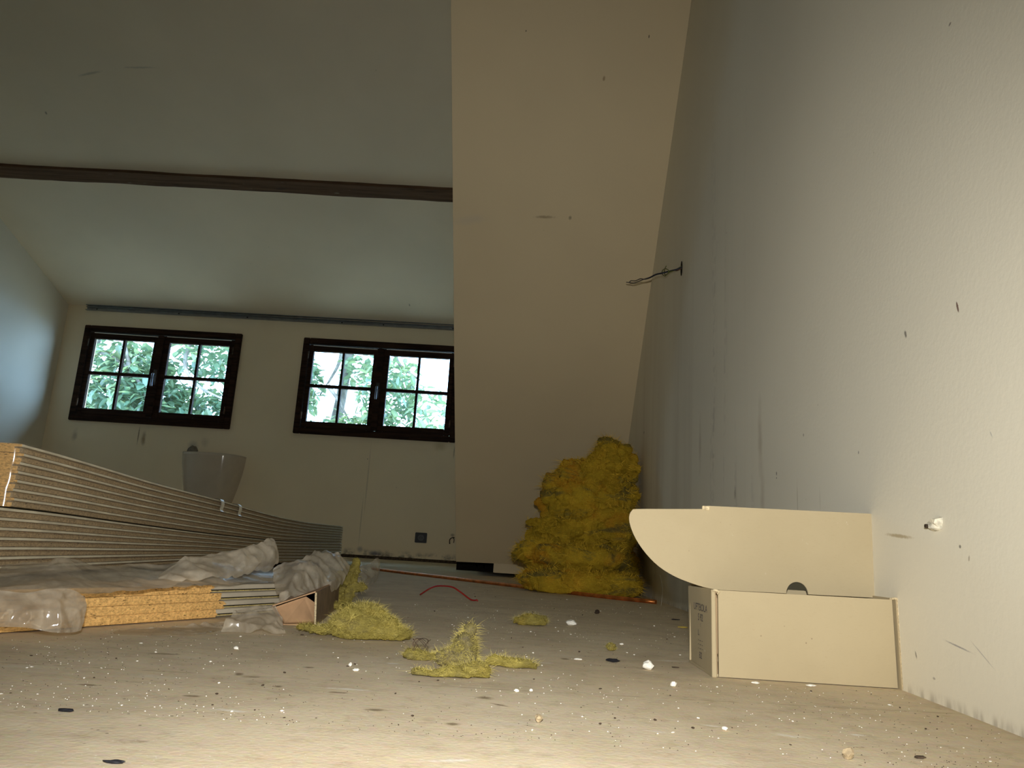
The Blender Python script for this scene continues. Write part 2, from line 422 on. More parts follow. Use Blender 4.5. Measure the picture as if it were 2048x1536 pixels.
def glass():
    k = N('window_glass')
    for n in list(k.n):
        if n != k.out: k.n.remove(n)
    tr = k.new('ShaderNodeBsdfTransparent'); tr.inputs[0].default_value = (.97, .98, .98, 1)
    gl = k.new('ShaderNodeBsdfGlossy'); gl.inputs['Roughness'].default_value = .03
    mx = k.new('ShaderNodeMixShader'); mx.inputs[0].default_value = .05
    k.l.new(tr.outputs[0], mx.inputs[1]); k.l.new(gl.outputs[0], mx.inputs[2]); k.l.new(mx.outputs[0], k.out.inputs[0])
    return k.m
M_GLASS = glass()
def film(name, col, alpha, rough=.18, tl=.35, gl=.12, varies=True):
    k = N(name)
    for n in list(k.n):
        if n.type not in ('OUTPUT_MATERIAL', 'TEX_COORD'): k.n.remove(n)
    tr = k.new('ShaderNodeBsdfTransparent'); tr.inputs[0].default_value = (.985, .975, .95, 1)
    df = k.new('ShaderNodeBsdfDiffuse'); tn = k.new('ShaderNodeBsdfTranslucent'); g = k.new('ShaderNodeBsdfGlossy')
    c = k.mix(k.ramp(k.noise(25, 5, .6), .3, .7), tuple(x*.75 for x in col), tuple(min(1, x*1.15) for x in col))
    k.l.new(c, df.inputs[0]); k.l.new(c, tn.inputs[0]); g.inputs['Roughness'].default_value = rough
    m1 = k.new('ShaderNodeMixShader'); m1.inputs[0].default_value = tl; k.l.new(df.outputs[0], m1.inputs[1]); k.l.new(tn.outputs[0], m1.inputs[2])
    m2 = k.new('ShaderNodeMixShader'); k.l.new(tr.outputs[0], m2.inputs[1]); k.l.new(m1.outputs[0], m2.inputs[2])
    if varies: k.l.new(k.ramp(k.noise(13, 4, .6), .25, .75, max(0, alpha-.25), min(1, alpha+.2)), m2.inputs[0])
    else: m2.inputs[0].default_value = alpha
    m3 = k.new('ShaderNodeMixShader'); m3.inputs[0].default_value = gl; k.l.new(m2.outputs[0], m3.inputs[1]); k.l.new(g.outputs[0], m3.inputs[2])
    k.l.new(m3.outputs[0], k.out.inputs[0])
    return k.m
M_FILM = film('dusty_plastic_film', (.84, .75, .60), .62, .25, .45, .08)
M_FILME = film('milky_plastic_film', (.74, .66, .53), .58, .09, .35, .20)
M_FILMC = film('clear_plastic_film', (.62, .56, .47), .38, .10, .3, .2)
M_FILMT = film('tight_shrink_film', (.60, .54, .45), .10, .10, .3, .05, False)
def wool_mat(name, base, orange, dirt, dirtamt=.55, sc_=1.):
    k = N(name)
    c = k.mix(k.ramp(k.noise(9*sc_, 5, .6), .35, .68), base, tuple(x*.55 for x in base))
    c = k.mix(k.math('MULTIPLY', k.ramp(k.noise(7*sc_, 4, .5, k.mapv(loc=(3, 1, 2))), .52, .66), .8), c, orange)
    dn = k.noise(7*sc_, 6, .65, k.mapv((.8, .8, 2.3), (1.7, .2, 4.5)), .6)
    c = k.mix(k.math('MULTIPLY', k.ramp(dn, .50, .62), dirtamt), c, dirt)
    fb = k.noise(1., 5, .7, k.mapv((90, 90, 240), rot=(.3, .4, 0)), dist=2.5)
    c = k.mix(k.math('MULTIPLY', k.ramp(fb, .45, .75), .5), c, tuple(min(1, x*1.35+.03) for x in base))
    c = k.mix(k.math('MULTIPLY', k.ramp(fb, .5, .25), .5), c, tuple(x*.4 for x in base))
    k.bump(k.math('ADD', fb, k.noise(110, 5, .75)), 1., .008)
    k.b.inputs['Sheen Weight'].default_value = .4; k.b.inputs['Sheen Roughness'].default_value = .5
    k.put(k.b.inputs['Sheen Tint'], (base[0], base[1], base[2]*2))
    return k.done(c, .95, .05)
M_WOOL = wool_mat('yellow_glass_wool', (.94, .62, .045), (.88, .34, .025), (.12, .12, .07), .9, .75)
M_WOOLP = wool_mat('pale_yellow_glass_wool', (.56, .46, .10), (.52, .38, .06), (.20, .17, .08), .6, 3.)
M_WOOLG = wool_mat('dusty_grey_yellow_wool', (.44, .37, .13), (.42, .33, .10), (.20, .17, .10), .7, 3.)

# ------------------------------------------------------------------ room shell
D = 5.735; XR = .472; XL = -3.63; YB = -3.2
XC = -.305                     # dormer cheek
# floor
bm = bmesh.new(); box(bm, (XL-.15, YB-.15, -.12), (XR+.15, D+.35, 0)); struct(obj('floor', bm, M_FL))
# right wall
bm = bmesh.new()   # the old plaster is not quite straight in plan
pw = [Vector((wallx(y), y, 0)) for y in [YB, 0.] + [.5+.02*q for q in range(32)] + [1.2+.1*q for q in range(20)] + [3.4, D+.3]]
slab(bm, [Vector((p.x, p.y, -.02)) for p in pw] + [Vector((XR+.2, D+.3, -.02)), Vector((XR+.2, YB, -.02))], Vector((0, 0, 3.95)))
bmesh.ops.triangulate(bm, faces=[f for f in bm.faces if len(f.verts) > 4], ngon_method='EAR_CLIP'); bmesh.ops.recalc_face_normals(bm, faces=bm.faces)
struct(obj('wall_right', bm, M_RW))
bm = bmesh.new(); box(bm, (XL-.14, YB, -.02), (XL, D+.3, 3.9)); struct(obj('wall_left', bm, M_LW))
# wall behind the camera
bm = bmesh.new()
box(bm, (XL, YB-.14, -.02), (XR, YB, 3.9))
struct(obj('wall_front', bm, M_LW))
# back wall with two openings
GW, ZT, ZB = 1.06, 1.5419, .9914
WX = (-3.3707, -1.6467)
FL, FR, FT, FB = .085, .092, .102, .100     # frame borders around the glass
bm = bmesh.new()
ops = [(x-FL+.01, x+GW+FR-.01) for x in WX]; z0, z1 = ZB-FB+.01, ZT+FT-.01
TH = .16
xs = [XL, ops[0][0], ops[0][1], ops[1][0], ops[1][1], XR+.02]
box(bm, (xs[0], D, .022), (xs[5], D+TH, z0)); box(bm, (xs[0], D, z1), (xs[5], D+TH, 1.95))
box(bm, (xs[0], D, z0), (xs[1], D+TH, z1)); box(bm, (xs[2], D, z0), (xs[3], D+TH, z1)); box(bm, (xs[4], D, z0), (xs[5], D+TH, z1))
struct(obj('wall_back', bm, M_BW))
# dark strip standing in for the shaded gap under the back wall
bm = bmesh.new(); box(bm, (XL, D+.012, 0), (XR, D+TH, .022)); struct(obj('dark_gap_back', bm, M_GRIME))
# sloping dormer ceiling
def cz(y): return (CEC - .345*y)
bm = bmesh.new()
hexa(bm, [(XL, .6, cz(.6)), (XR, .6, cz(.6)), (XR, D+.2, cz(D+.2)), (XL, D+.2, cz(D+.2)),
          (XL, .6, cz(.6)+.12), (XR, .6, cz(.6)+.12), (XR, D+.2, cz(D+.2)+.12), (XL, D+.2, cz(D+.2)+.12)])
hexa(bm, [(XL, YB, cz(.6)), (XR, YB, cz(.6)), (XR, .6, cz(.6)), (XL, .6, cz(.6)),
          (XL, YB, cz(.6)+.12), (XR, YB, cz(.6)+.12), (XR, .6, cz(.6)+.12), (XL, .6, cz(.6)+.12)])
struct(obj('ceiling', bm, M_CE))
# roof slope right of the dormer
def sly(z): return SLC - .87*z
zt = 3.5
nrm = Vector((0, 1, .87)).normalized()
def xe(z): return -.277 - .0199*(z-.06)
bm = bmesh.new()
pl = [Vector((xe(.058), sly(.058), .058)), Vector((XR, sly(.07), .07)), Vector((XR, sly(zt), zt)), Vector((xe(zt), sly(zt), zt))]
slab(bm, pl, nrm*.10)
bmesh.ops.recalc_face_normals(bm, faces=bm.faces)
struct(obj('wall_slope', bm, M_SL))
# dormer cheek closing the gap between slope and back wall
bm = bmesh.new()
a = [Vector((-.20, sly(.07)+.10, .075)), Vector((-.20, 4.5, .075)), Vector((-.20, 4.5, 0)), Vector((-.20, D+.1, 0)), Vector((-.20, D+.1, 1.95)), Vector((-.20, sly(zt)+.12, zt))]
slab(bm, a, Vector((.04, 0, 0)))
bmesh.ops.triangulate(bm, faces=[f for f in bm.faces if len(f.verts) > 4], ngon_method='EAR_CLIP'); bmesh.ops.recalc_face_normals(bm, faces=bm.faces)
struct(obj('wall_cheek', bm, M_LW))
# unseen overhang added above the windows to block high sky light
bm = bmesh.new(); box(bm, (XL-.3, D+TH, 1.76), (XR+.3, D+TH+.46, 1.86)); struct(obj('eave_sky_blocker', bm, M_WOODD))
# board closing the gap below the slope on the right, and a black panel standing in for the hollow's shade
bm = bmesh.new(); box(bm, (-.095, 3.775, .017), (wallx(3.8), 3.790, .075)); bevel(bm, .002); struct(obj('trim_1', bm, M_SL))
bm = bmesh.new(); box(bm, (-.32, 4.40, 0), (-.02, 4.42, .12)); struct(obj('hollow_shade_panel', bm, M_DARKGAP))

# ------------------------------------------------------------------ windows
def make_window(i, x0):
    w = empty('window_%d' % i, (x0+GW/2, D, ZB-FB)); struct(w)
    yf, yb = D-.024, D+.075
    X0, X1, Z0, Z1 = x0-FL, x0+GW+FR, ZB-FB, ZT+FT
    ow = .048
    bm = bmesh.new()
    slot = .005
    box(bm, (X0, yf, Z0), (X0+ow, yb, Z1)); box(bm, (X1-ow, yf, Z0), (X1, yb, Z1))
    box(bm, (X0+ow, yf, Z1-ow), (X1-ow, yb, Z1)); box(bm, (X0+ow, yf, Z0), (X1-ow, yb, Z0+ow))
    bevel(bm, .004)
    f = pobj('window_frame', bm, M_WOODD, w)
    mid = x0+GW/2
    for s in (0, 1):
        xa, xb = (X0+ow+.002, mid-.004) if s == 0 else (mid+.004, X1-ow-.002)
        ga, gb = (x0, x0+.468) if s == 0 else (x0+GW-.468, x0+GW)
        ys0, ys1 = D-.008, D+.028
        bm = bmesh.new()
        zs0, zs1 = Z0+ow+.002, Z1-ow-slot
        box(bm, (xa, ys0, zs0), (ga, ys1, zs1)); box(bm, (gb, ys0, zs0), (xb, ys1, zs1))
        box(bm, (ga, ys0, zs0), (gb, ys1, ZB)); box(bm, (ga, ys0, ZT), (gb, ys1, zs1))
        bevel(bm, .004)
        sm = pobj('sash', bm, M_WOODD, w)
        bm = bmesh.new(); xm = (ga+gb)/2; zm = (ZB+ZT)/2+.002
        box(bm, (xm-.009, ys0+.004, ZB), (xm+.009, ys1-.004, ZT)); box(bm, (ga, ys0+.002, zm-.012), (gb, ys1-.006, zm+.012))
        mu = obj('muntin', bm, M_WOODD, sm); mu.matrix_parent_inverse = sm.matrix_world.inverted(); mu.matrix_parent_inverse = Matrix.Identity(4)
        bm = bmesh.new()
        for (u, v) in ((ga, xm-.009), (xm+.009, gb)):
            for (p, q) in ((ZB, zm-.012), (zm+.012, ZT)):
                box(bm, (u, D+.018, p), (v, D+.022, q))
        obj('glass_pane', bm, M_GLASS, sm)
        for hz in (Z0+.14, Z1-.14):
            bm = bmesh.new(); hx = xa if s == 0 else xb
            tube(bm, [(hx, D-.028, hz-.028), (hx, D-.028, hz+.028)], .006, 8)
            pobj('hinge', bm, M_GRIME if hz > 1.2 else M_BEAM, w)
    for (u, v, tilt) in ((X0+ow+.03, mid-.035, -.006), (mid+.035, X1-ow-.03, -.001)):  # pale strips painted in for the daylight slit above each sash
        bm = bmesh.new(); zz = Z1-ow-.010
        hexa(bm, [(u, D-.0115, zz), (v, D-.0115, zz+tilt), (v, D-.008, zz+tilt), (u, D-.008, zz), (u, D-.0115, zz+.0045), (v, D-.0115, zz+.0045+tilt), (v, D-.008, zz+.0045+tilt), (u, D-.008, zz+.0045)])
        pobj('daylight_slit', bm, M_PLAS, w)
    # cover strip over the meeting stiles
    bm = bmesh.new(); box(bm, (mid-.028, D-.026, Z0+ow+.004), (mid+.020, D-.006, Z1-ow-.004)); bevel(bm, .004)
    pobj('cover_strip', bm, M_WOODD, w)
    # espagnolette handle
    bm = bmesh.new(); hz = (ZB+ZT)/2-.01
    box(bm, (mid-.018, D-.031, hz-.06), (mid+.010, D-.026, hz+.06)); bevel(bm, .003)
    tube(bm, smoothpath([(mid-.004, D-.030, hz+.02), (mid-.004, D-.058, hz+.022), (mid-.004, D-.064, hz+.0), (mid-.004, D-.062, hz-.05), (mid-.004, D-.056, hz-.075)], 5), .008, 10)
    pobj('handle', bm, M_CHROME if i == 1 else M_CHROME, w, True)
    return w
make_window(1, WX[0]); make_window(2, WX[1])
for i, x0 in enumerate(WX):
    portal('window_portal', (x0+GW/2, D+.10, (ZB+ZT)/2), GW+.1, ZT-ZB+.1)
# ------------------------------------------------------------------ ceiling beam and steel rail
b0 = at_pl(-60, 324, CEN, CEC); b1 = at_pl(908, 376, CEN, CEC); b2 = at_pl(908, 400, CEN, CEC)
ya, yb = 4.338, 4.437
bm = bmesh.new()
K = 60; cn = Vector((0, -.345, -1)).normalized(); al = Vector((0, 1, -.345)).normalized()
rings = []
for i in range(K+1):
    x = XL + (-.26-XL)*i/K
    j = lambda s: (noise.noise(Vector((x*3.1, s*7.7, .3))) + .5*noise.noise(Vector((x*9, s*3, 2))))*.006
    A = Vector((x, ya+j(1), cz(ya+j(1)))); B = Vector((x, yb+j(2), cz(yb+j(2))))
    rings.append([bm.verts.new(p) for p in (A-cn*.03, A+cn*(.022+j(3)*.5), B+cn*(.016+j(4)*.5), B-cn*.03)])
for i in range(K):
    for q in range(4):
        bm.faces.new((rings[i][q], rings[i+1][q], rings[i+1][(q+1) % 4], rings[i][(q+1) % 4]))
bm.faces.new(rings[0]); bm.faces.new(rings[-1][::-1])
bmesh.ops.recalc_face_normals(bm, faces=bm.faces)
tag(obj('ceiling_beam', bm, M_BEAM), 'dark weathered wooden beam running across the sloping ceiling above the windows', 'beam')

r0 = at_y(175, 616, D); r1 = at_y(911, 656.5, D)
z = (r0.z+r1.z)/2; zz0, zz1 = r0.z, r1.z
rail = empty('metal_rail', (-2, D, z))
def rz(x): return zz0 + (zz1-zz0)*(x-r0.x)/(r1.x-r0.x)
bm = bmesh.new()
xa, xb = r0.x, -.33
prof = [(0, -.020), (-.028, -.020), (-.028, -.017), (-.003, -.017), (-.003, .004), (-.020, .006), (-.020, .010), (-.003, .012), (-.003, .018), (-.030, .018), (-.030, .022), (0, .022)]
ra = [bm.verts.new((xa, D+p[0], rz(xa)+p[1])) for p in prof]; rb = [bm.verts.new((xb, D+p[0], rz(xb)+p[1])) for p in prof]
for q in range(len(prof)):
    bm.faces.new((ra[q], ra[(q+1) % len(prof)], rb[(q+1) % len(prof)], rb[q]))
bm.faces.new(ra); bm.faces.new(rb[::-1]); bmesh.ops.recalc_face_normals(bm, faces=bm.faces)
pobj('channel', bm, M_STEEL, rail)
for px, py in ((194, 618), (358, 626), (495, 633), (684, 644), (767, 649), (906, 657)):
    p = at_y(px, py, D-.0035); bm = bmesh.new()
    tube(bm, [(p.x, D-.0045, rz(p.x)-.006), (p.x, D-.002, rz(p.x)-.006)], .0055, 10)
    pobj('screw', bm, M_BLACK, rail)
tag(rail, 'grey galvanised steel channel fixed along the back wall just above both windows', 'metal rail')

# ------------------------------------------------------------------ ceramic basin on the back wall
bs = empty('ceramic_basin', (at_y(425, 912, D-.12).x, D, .40))
c_l, c_r = at_y(363, 910, D-.10), at_y(484, 909.5, D-.10); b_l, b_r = at_y(374, 985, D-.10), at_y(460, 1003, D-.10)
bm = bmesh.new(); L = 18; S = 28
rg = []
zt_, zb_ = (c_l.z+c_r.z)/2 + .006, .33
for i in range(L+1):
    t = i/L; z = zt_ + (zb_-zt_)*t
    hw = .5*((c_r.x-c_l.x)*(1-.30*t**1.6)); cx = (c_l.x+c_r.x)/2 + .0*t
    dp = .225*(1-.16*t)
    row = []
    for q in range(S+1):
        th = PI*q/S; ct, st_ = math.cos(th), math.sin(th)
        e = .62
        row.append(bm.verts.new((cx - hw*math.copysign(abs(ct)**e, ct), D - dp*abs(st_)**.75, z)))
    rg.append(row)
for i in range(L):
    for q in range(S):
        f = bm.faces.new((rg[i][q], rg[i+1][q], rg[i+1][q+1], rg[i][q+1])); f.smooth = True
# rim and hollow
ci = Vector(((c_l.x+c_r.x)/2, D-.1, zt_))
inn = [bm.verts.new(ci + (v.co-ci)*.9 + Vector((0, 0, 0))) for v in rg[0]]; dn = [bm.verts.new(ci + (v.co-ci)*.55 + Vector((0, 0, -.12))) for v in rg[0]]
for q in range(S):
    bm.faces.new((rg[0][q], rg[0][q+1], inn[q+1], inn[q])); f = bm.faces.new((inn[q], inn[q+1], dn[q+1], dn[q])); f.smooth = True
bm.faces.new(dn); bm.faces.new(rg[-1][::-1])
bmesh.ops.recalc_face_normals(bm, faces=bm.faces)
pobj('bowl', bm, M_CER, bs)
hd = at_y(385, 903, D-.06)
bm = bmesh.new(); bmesh.ops.create_uvsphere(bm, u_segments=20, v_segments=12, radius=1)
for v in bm.verts:
    v.co = Vector((v.co.x*.040, v.co.y*.04, max(v.co.z, -.4)*.048*(1+.15*noise.noise(v.co*2)))) + Vector((hd.x, hd.y, zt_+.010))
pobj('waste_fitting', bm, M_GREYB, bs, True)
bm = bmesh.new(); p = at_y(383, 909, D-.08)
box(bm, (p.x-.035, D-.13, zt_+.001), (p.x+.03, D-.03, zt_+.006)); pobj('fitting_flange', bm, M_BLACK, bs)
tag(bs, 'grey glazed ceramic basin hung on the back wall beneath the left window', 'basin')

# ------------------------------------------------------------------ power outlet, cable hole
po = at_y(842, 1075.5, D); ot = empty('power_outlet', (po.x, D, po.z))
bm = bmesh.new(); box(bm, (po.x-.044, D-.010, po.z-.037), (po.x+.044, D, po.z+.037)); bevel(bm, .003); plate = pobj('cover_plate', bm, M_BLACK, ot)
bm = bmesh.new()
tube(bm, [(po.x, D-.0130, po.z), (po.x, D-.0100, po.z)], .023, 24); pobj('socket_insert', bm, M_BLACKI, plate)
bm = bmesh.new()
for s in (-1, 1): tube(bm, [(po.x+s*.0085, D-.0142, po.z), (po.x+s*.0085, D-.0128, po.z)], .0034, 10)
tube(bm, [(po.x, D-.0142, po.z+.012), (po.x, D-.0128, po.z+.012)], .0025, 10)
pobj('pin_hole', bm, M_BLACK, plate)
tag(ot, 'black square power outlet low on the back wall under the right window', 'power outlet')
ph = at_y(905, 1080, D)
bm = bmesh.new(); rg = random.Random(3)
tube(bm, smoothpath([(ph.x-.018, D-.002, ph.z-.03), (ph.x-.02, D-.006, ph.z), (ph.x-.004, D-.012, ph.z+.016), (ph.x+.014, D-.006, ph.z+.018)], 5), .004, 6)
tube(bm, smoothpath([(ph.x+.010, D-.002, ph.z-.02), (ph.x+.012, D-.008, ph.z+.004), (ph.x+.004, D-.012, ph.z+.016)], 5), .003, 6)
tag(obj('cable_stub', bm, M_GRIME, None, True), 'small dark looped cable stub poking from the back wall near the slope edge', 'cable')

# ------------------------------------------------------------------ wires from the right wall
wp = at_w(1363.5, 537); WW = wp.x
wb = empty('hanging_wires', (wp.x, wp.y, wp.z))
bm = bmesh.new()
pts = []
for k_ in range(20):
    a_ = 2*PI*k_/20; pts.append((WW-.0015, wp.y+.0115*math.cos(a_), wp.z+.0245*math.sin(a_)))
slab(bm, [Vector(p) for p in pts], Vector((.001, 0, 0))); bmesh.ops.recalc_face_normals(bm, faces=bm.faces)
pobj('wall_hole', bm, M_DARKGAP, wb)
def wpt(px, py, dx): return at_x(px, py, WW-dx)
wl = [(1364, 534, 0), (1356, 538, .012), (1345, 541, .028), (1325, 546, .06), (1312, 549, .075), (1300, 555, .09)]
a1 = wl + [(1290, 558, .1), (1281, 557, .11), (1271, 561, .12), (1262, 561, .13), (1258.5, 564.5, .135)]
a2 = wl + [(1288, 559, .1), (1278, 563, .11), (1267, 566.5, .12), (1258, 565.5, .132), (1253, 565, .138)]
for q, (pp, off) in enumerate(((a1, 0.), (a2, .004))):
    bm = bmesh.new(); tube(bm, smoothpath([wpt(x, y+(-.6 if q else .6), d) for x, y, d in pp], 5), .0016, 6); pobj('black_wire', bm, M_WIREB, wb)
bm = bmesh.new()
g = [(1364, 532, 0), (1350, 540, .02), (1338, 545, .04), (1330, 552, .05), (1325, 548, .052), (1325, 541, .054), (1331, 537.5, .053), (1337, 541, .05), (1336, 547, .049), (1330, 549.5, .05), (1328.5, 541, .052), (1332.5, 532, .056)]
tube(bm, smoothpath([wpt(*p) for p in g], 6), .0015, 6); pobj('green_wire', bm, M_WIREG, wb)
bm = bmesh.new()
tube(bm, smoothpath([wpt(*p) for p in ((1364, 536, 0), (1354, 541, .014), (1347, 540, .02), (1341, 543, .03))], 4), .0019, 6); pobj('sheath', bm, M_BEAM, wb)
tag(wb, 'loose black and green electric wires sticking out of a slot in the right wall', 'wires')

# broken plaster patch on the right wall with a nail
pn = at_w(1876, 1048)
pt_ = empty('plaster_patch', tuple(pn))
bm = bmesh.new(); R_ = random.Random(5)
cen = bm.verts.new((pn.x-.006, pn.y, pn.z)); ring = []
outl = [(1860, 1046), (1866, 1042), (1872, 1036), (1880, 1032), (1886, 1034), (1886, 1046), (1885, 1058), (1880, 1062), (1874, 1063), (1868, 1064), (1863, 1056)]
rr = [at_w(x, y) for x, y in outl]
inner = []
for q, p in enumerate(rr):
    ring.append(bm.verts.new((p.x+.001, p.y, p.z)))
    inner.append(bm.verts.new((pn.x-.003-R_.random()*.006, pn.y+(p.y-pn.y)*.62, pn.z+(p.z-pn.z)*.62)))
for q in range(len(rr)):
    n2 = (q+1) % len(rr)
    bm.faces.new((ring[q], ring[n2], inner[n2], inner[q])); bm.faces.new((inner[q], inner[n2], cen))
bmesh.ops.recalc_face_normals(bm, faces=bm.faces)
pobj('broken_plaster', bm, M_PLASB, pt_)
bm = bmesh.new(); p = at_x(1868, 1053, pn.x); tube(bm, [(pn.x-.010, p.y, p.z), (pn.x+.002, p.y, p.z)], .0022, 8); pobj('wall_plug', bm, M_GRIME, pt_)
tag(pt_, 'small lump of broken plaster on the right wall above the cardboard box', 'plaster patch')

# ------------------------------------------------------------------ cardboard box
bx = empty('cardboard_box', (.36, .97, 0))
T = .003
FX0, FX1, FY = .2535, .4615, .970; BZ = .102; BY = 1.095
HT = .105
bm = bmesh.new()
# front panel (slightly higher to the right)
hexa(bm, [(FX0+.0015, FY, .001), (.469, FY, .001), (.469, FY+T, .001), (FX0+.0015, FY+T, .001), (FX0, FY, BZ), (.4665, FY, HT-.0015), (.4665, FY+T, HT-.0015), (FX0, FY+T, BZ)])
pobj('front_panel', bm, [M_CARD], bx)
bm = bmesh.new(); box(bm, (.247, FY+.004, .0005), (.4705, BY, .0035)); pobj('bottom_panel', bm, M_CARD, bx)
bm = bmesh.new(); box(bm, (.247, BY-T, .003), (.4705, BY, .104)); pobj('back_panel', bm, M_CARD, bx)
# left end: double wall with a printed outer face
bm = bmesh.new()
pA, pB = Vector((.2465, FY-.001, 0)), Vector((.2495, 1.104, 0))
hexa(bm, [pA, pA+Vector((.006, 0, 0)), pB+Vector((.006, 0, 0)), pB, pA+Vector((-.001, .002, .1025)), pA+Vector((.004, .002, .1025)), pB+Vector((.003, 0, .101)), pB+Vector((-.003, 0, .101))])
bevel(bm, .0008, 1); e1 = pobj('end_panel', bm, M_CARD, bx)
bm = bmesh.new()
hexa(bm, [(.2525, FY+.004, .003), (.2545, FY+.004, .003), (.2545, BY, .003), (.2525, BY, .003), (.2505, FY+.007, .0995), (.2525, FY+.007, .0995), (.2525, BY, .0995), (.2505, BY, .0995)])
pobj('inner_flap', bm, M_CARDI, bx)
# rolled corner at top left and top right
for (x, zz) in ((.2495, .1005), (.4690, .1040)):
    bm = bmesh.new(); tube(bm, smoothpath([(x-.003, FY+.004, zz), (x, FY-.002, zz+.0012), (x+.004, FY-.002, zz), (x+.004, FY+.001, zz-.003)], 4), .0016, 6)
    pobj('torn_corner', bm, M_CARDE, bx)
# right end, leaning on the wall, with corrugated edge
bm = bmesh.new()
hexa(bm, [(.4708, FY-.006, 0), (.4738, FY-.006, 0), (.4738, BY, 0), (.4708, BY, 0), (.4700, FY-.002, .105), (.4730, FY-.002, .105), (.4738, BY, .105), (.4708, BY, .105)])
pobj('end_panel', bm, [M_CARD], bx)
bm = bmesh.new()
hexa(bm, [(.4716, FY-.0075, .001), (.4738, FY-.0075, .001), (.4738, FY-.006, .001), (.4716, FY-.006, .001), (.4710, FY-.0035, .105), (.4730, FY-.0035, .105), (.4730, FY-.002, .105), (.4710, FY-.002, .105)])
pobj('corrugated_edge', bm, M_CARDE, bx)
# raised lid with thumb hole and rounded tuck flap
LY = 1.03
def lp(px, py, y=LY): return at_y(px, py, y)
hc = lp(1594.5, 1188.3); hr = .0143
bl, br = lp(1440, 1180), lp(1769, 1196.5); tl_, tr0 = lp(1414, 1011.5), lp(1752, 1028)
def lbot(x):
    z = bl.z + (br.z-bl.z)*(x-bl.x)/(br.x-bl.x); d = abs(x-hc.x)
    return max(z, hc.z + 1.08*math.sqrt(max(0, hr*hr-d*d))) if d < hr else z
def ltop(x): return tl_.z + (tr0.z-tl_.z)*(x-tl_.x)/(tr0.x-tl_.x)
XJ = .2735
xs = [XJ, .30, .33] + [hc.x + hr*math.sin(PI/2*q/9) for q in range(-9, 10)] + [.40, .43, .455, .4735]
bm = bmesh.new(); cols = []
for x in xs: cols.append([bm.verts.new((x, LY+d, z)) for d in (0, T) for z in (lbot(x), ltop(x))])
for a, b in zip(cols, cols[1:]):
    for f in ((0, 2, 3, 1),): pass
    bm.faces.new((a[0], b[0], b[1], a[1])); bm.faces.new((a[2], a[3], b[3], b[2])); bm.faces.new((a[1], b[1], b[3], a[3])); bm.faces.new((a[0], a[2], b[2], b[0]))
bm.faces.new((cols[-1][0], cols[-1][2], cols[-1][3], cols[-1][1])); bm.faces.new((cols[0][0], cols[0][1], cols[0][3], cols[0][2]))
bmesh.ops.recalc_face_normals(bm, faces=bm.faces)
pobj('lid_panel', bm, M_CARD, bx)
curve = [Vector((XJ, LY, ltop(XJ))), Vector((tl_.x, LY, ltop(tl_.x)))] + smoothpath([lp(1413, 1018), lp(1345, 1018), lp(1275, 1018), lp(1264, 1021), lp(1258.5, 1033), lp(1261, 1052), lp(1272, 1078), lp(1292, 1107), lp(1318, 1133), lp(1350, 1153), lp(1385, 1167), lp(1415, 1176), Vector((XJ, LY, lbot(XJ)))], 3)
bm = bmesh.new(); slab(bm, [Vector((p.x, p.y, p.z)) for p in curve], Vector((0, T, 0)))
bmesh.ops.triangulate(bm, faces=[f for f in bm.faces if len(f.verts) > 4], ngon_method='EAR_CLIP'); bmesh.ops.recalc_face_normals(bm, faces=bm.faces)
pobj('tuck_flap', bm, M_CARD, bx)
# small fold tab at the top left of the lid
p = lp(1409, 1014); bm = bmesh.new(); box(bm, (p.x-.003, LY-.0015, p.z-.004), (p.x+.007, LY+.006, p.z+.0015)); bevel(bm, .0008, 1); pobj('fold_tab', bm, M_CARDE, bx)
# strip of the lid going down into the box
bm = bmesh.new(); box(bm, (.262, LY+.0035, .02), (.45, LY+.006, .0985)); pobj('lid_tongue', bm, M_CARDI, bx)
# printed end label
def lab(y, z):
    t = z/.1; return Vector((.2478-.0012-.0022*t-.0003 + (y-FY)*.018, y, z))
rl = (PI/2, 0, -PI/2+.02)
lb = bmesh.new()
def text(s, size, loc, sx=1.):
    cu = bpy.data.curves.new('lettering', 'FONT'); cu.body = s; cu.size = size; cu.align_x = 'CENTER'; cu.align_y = 'CENTER'; cu.extrude = .00008
    o = bpy.data.objects.new('lettering', cu); C.objects.link(o)
    o.rotation_euler = rl; o.scale = (sx, 1, 1); o.location = loc
    dg = bpy.context.evaluated_depsgraph_get(); me = bpy.data.meshes.new_from_object(o.evaluated_get(dg))
    me.transform(o.matrix_world if o.matrix_world.translation.length > 0 else Matrix.LocRotScale(loc, None, None)); lb.from_mesh(me)
    bpy.data.objects.remove(o); bpy.data.meshes.remove(me)
text('UFTBOLA', .0125, lab(1.028, .0765), 1.25); text('S 92', .0125, lab(1.028, .0640), 1.1)
text('1', .007, lab(1.028, .0545)); text('L', .010, lab(1.040, .0445), 1.4)
for zz in (.036, .031, .026): text('- -- -', .008, lab(1.030, zz), 1.5)
text('B2', .011, lab(1.030, .017), 1.2)
lo_ = pobj('printed_lettering', lb, M_INK, bx); lo_['label'] = 'faded dark printed lettering'
tag(bx, 'open brown cardboard box with raised lid standing against the right wall', 'cardboard box')

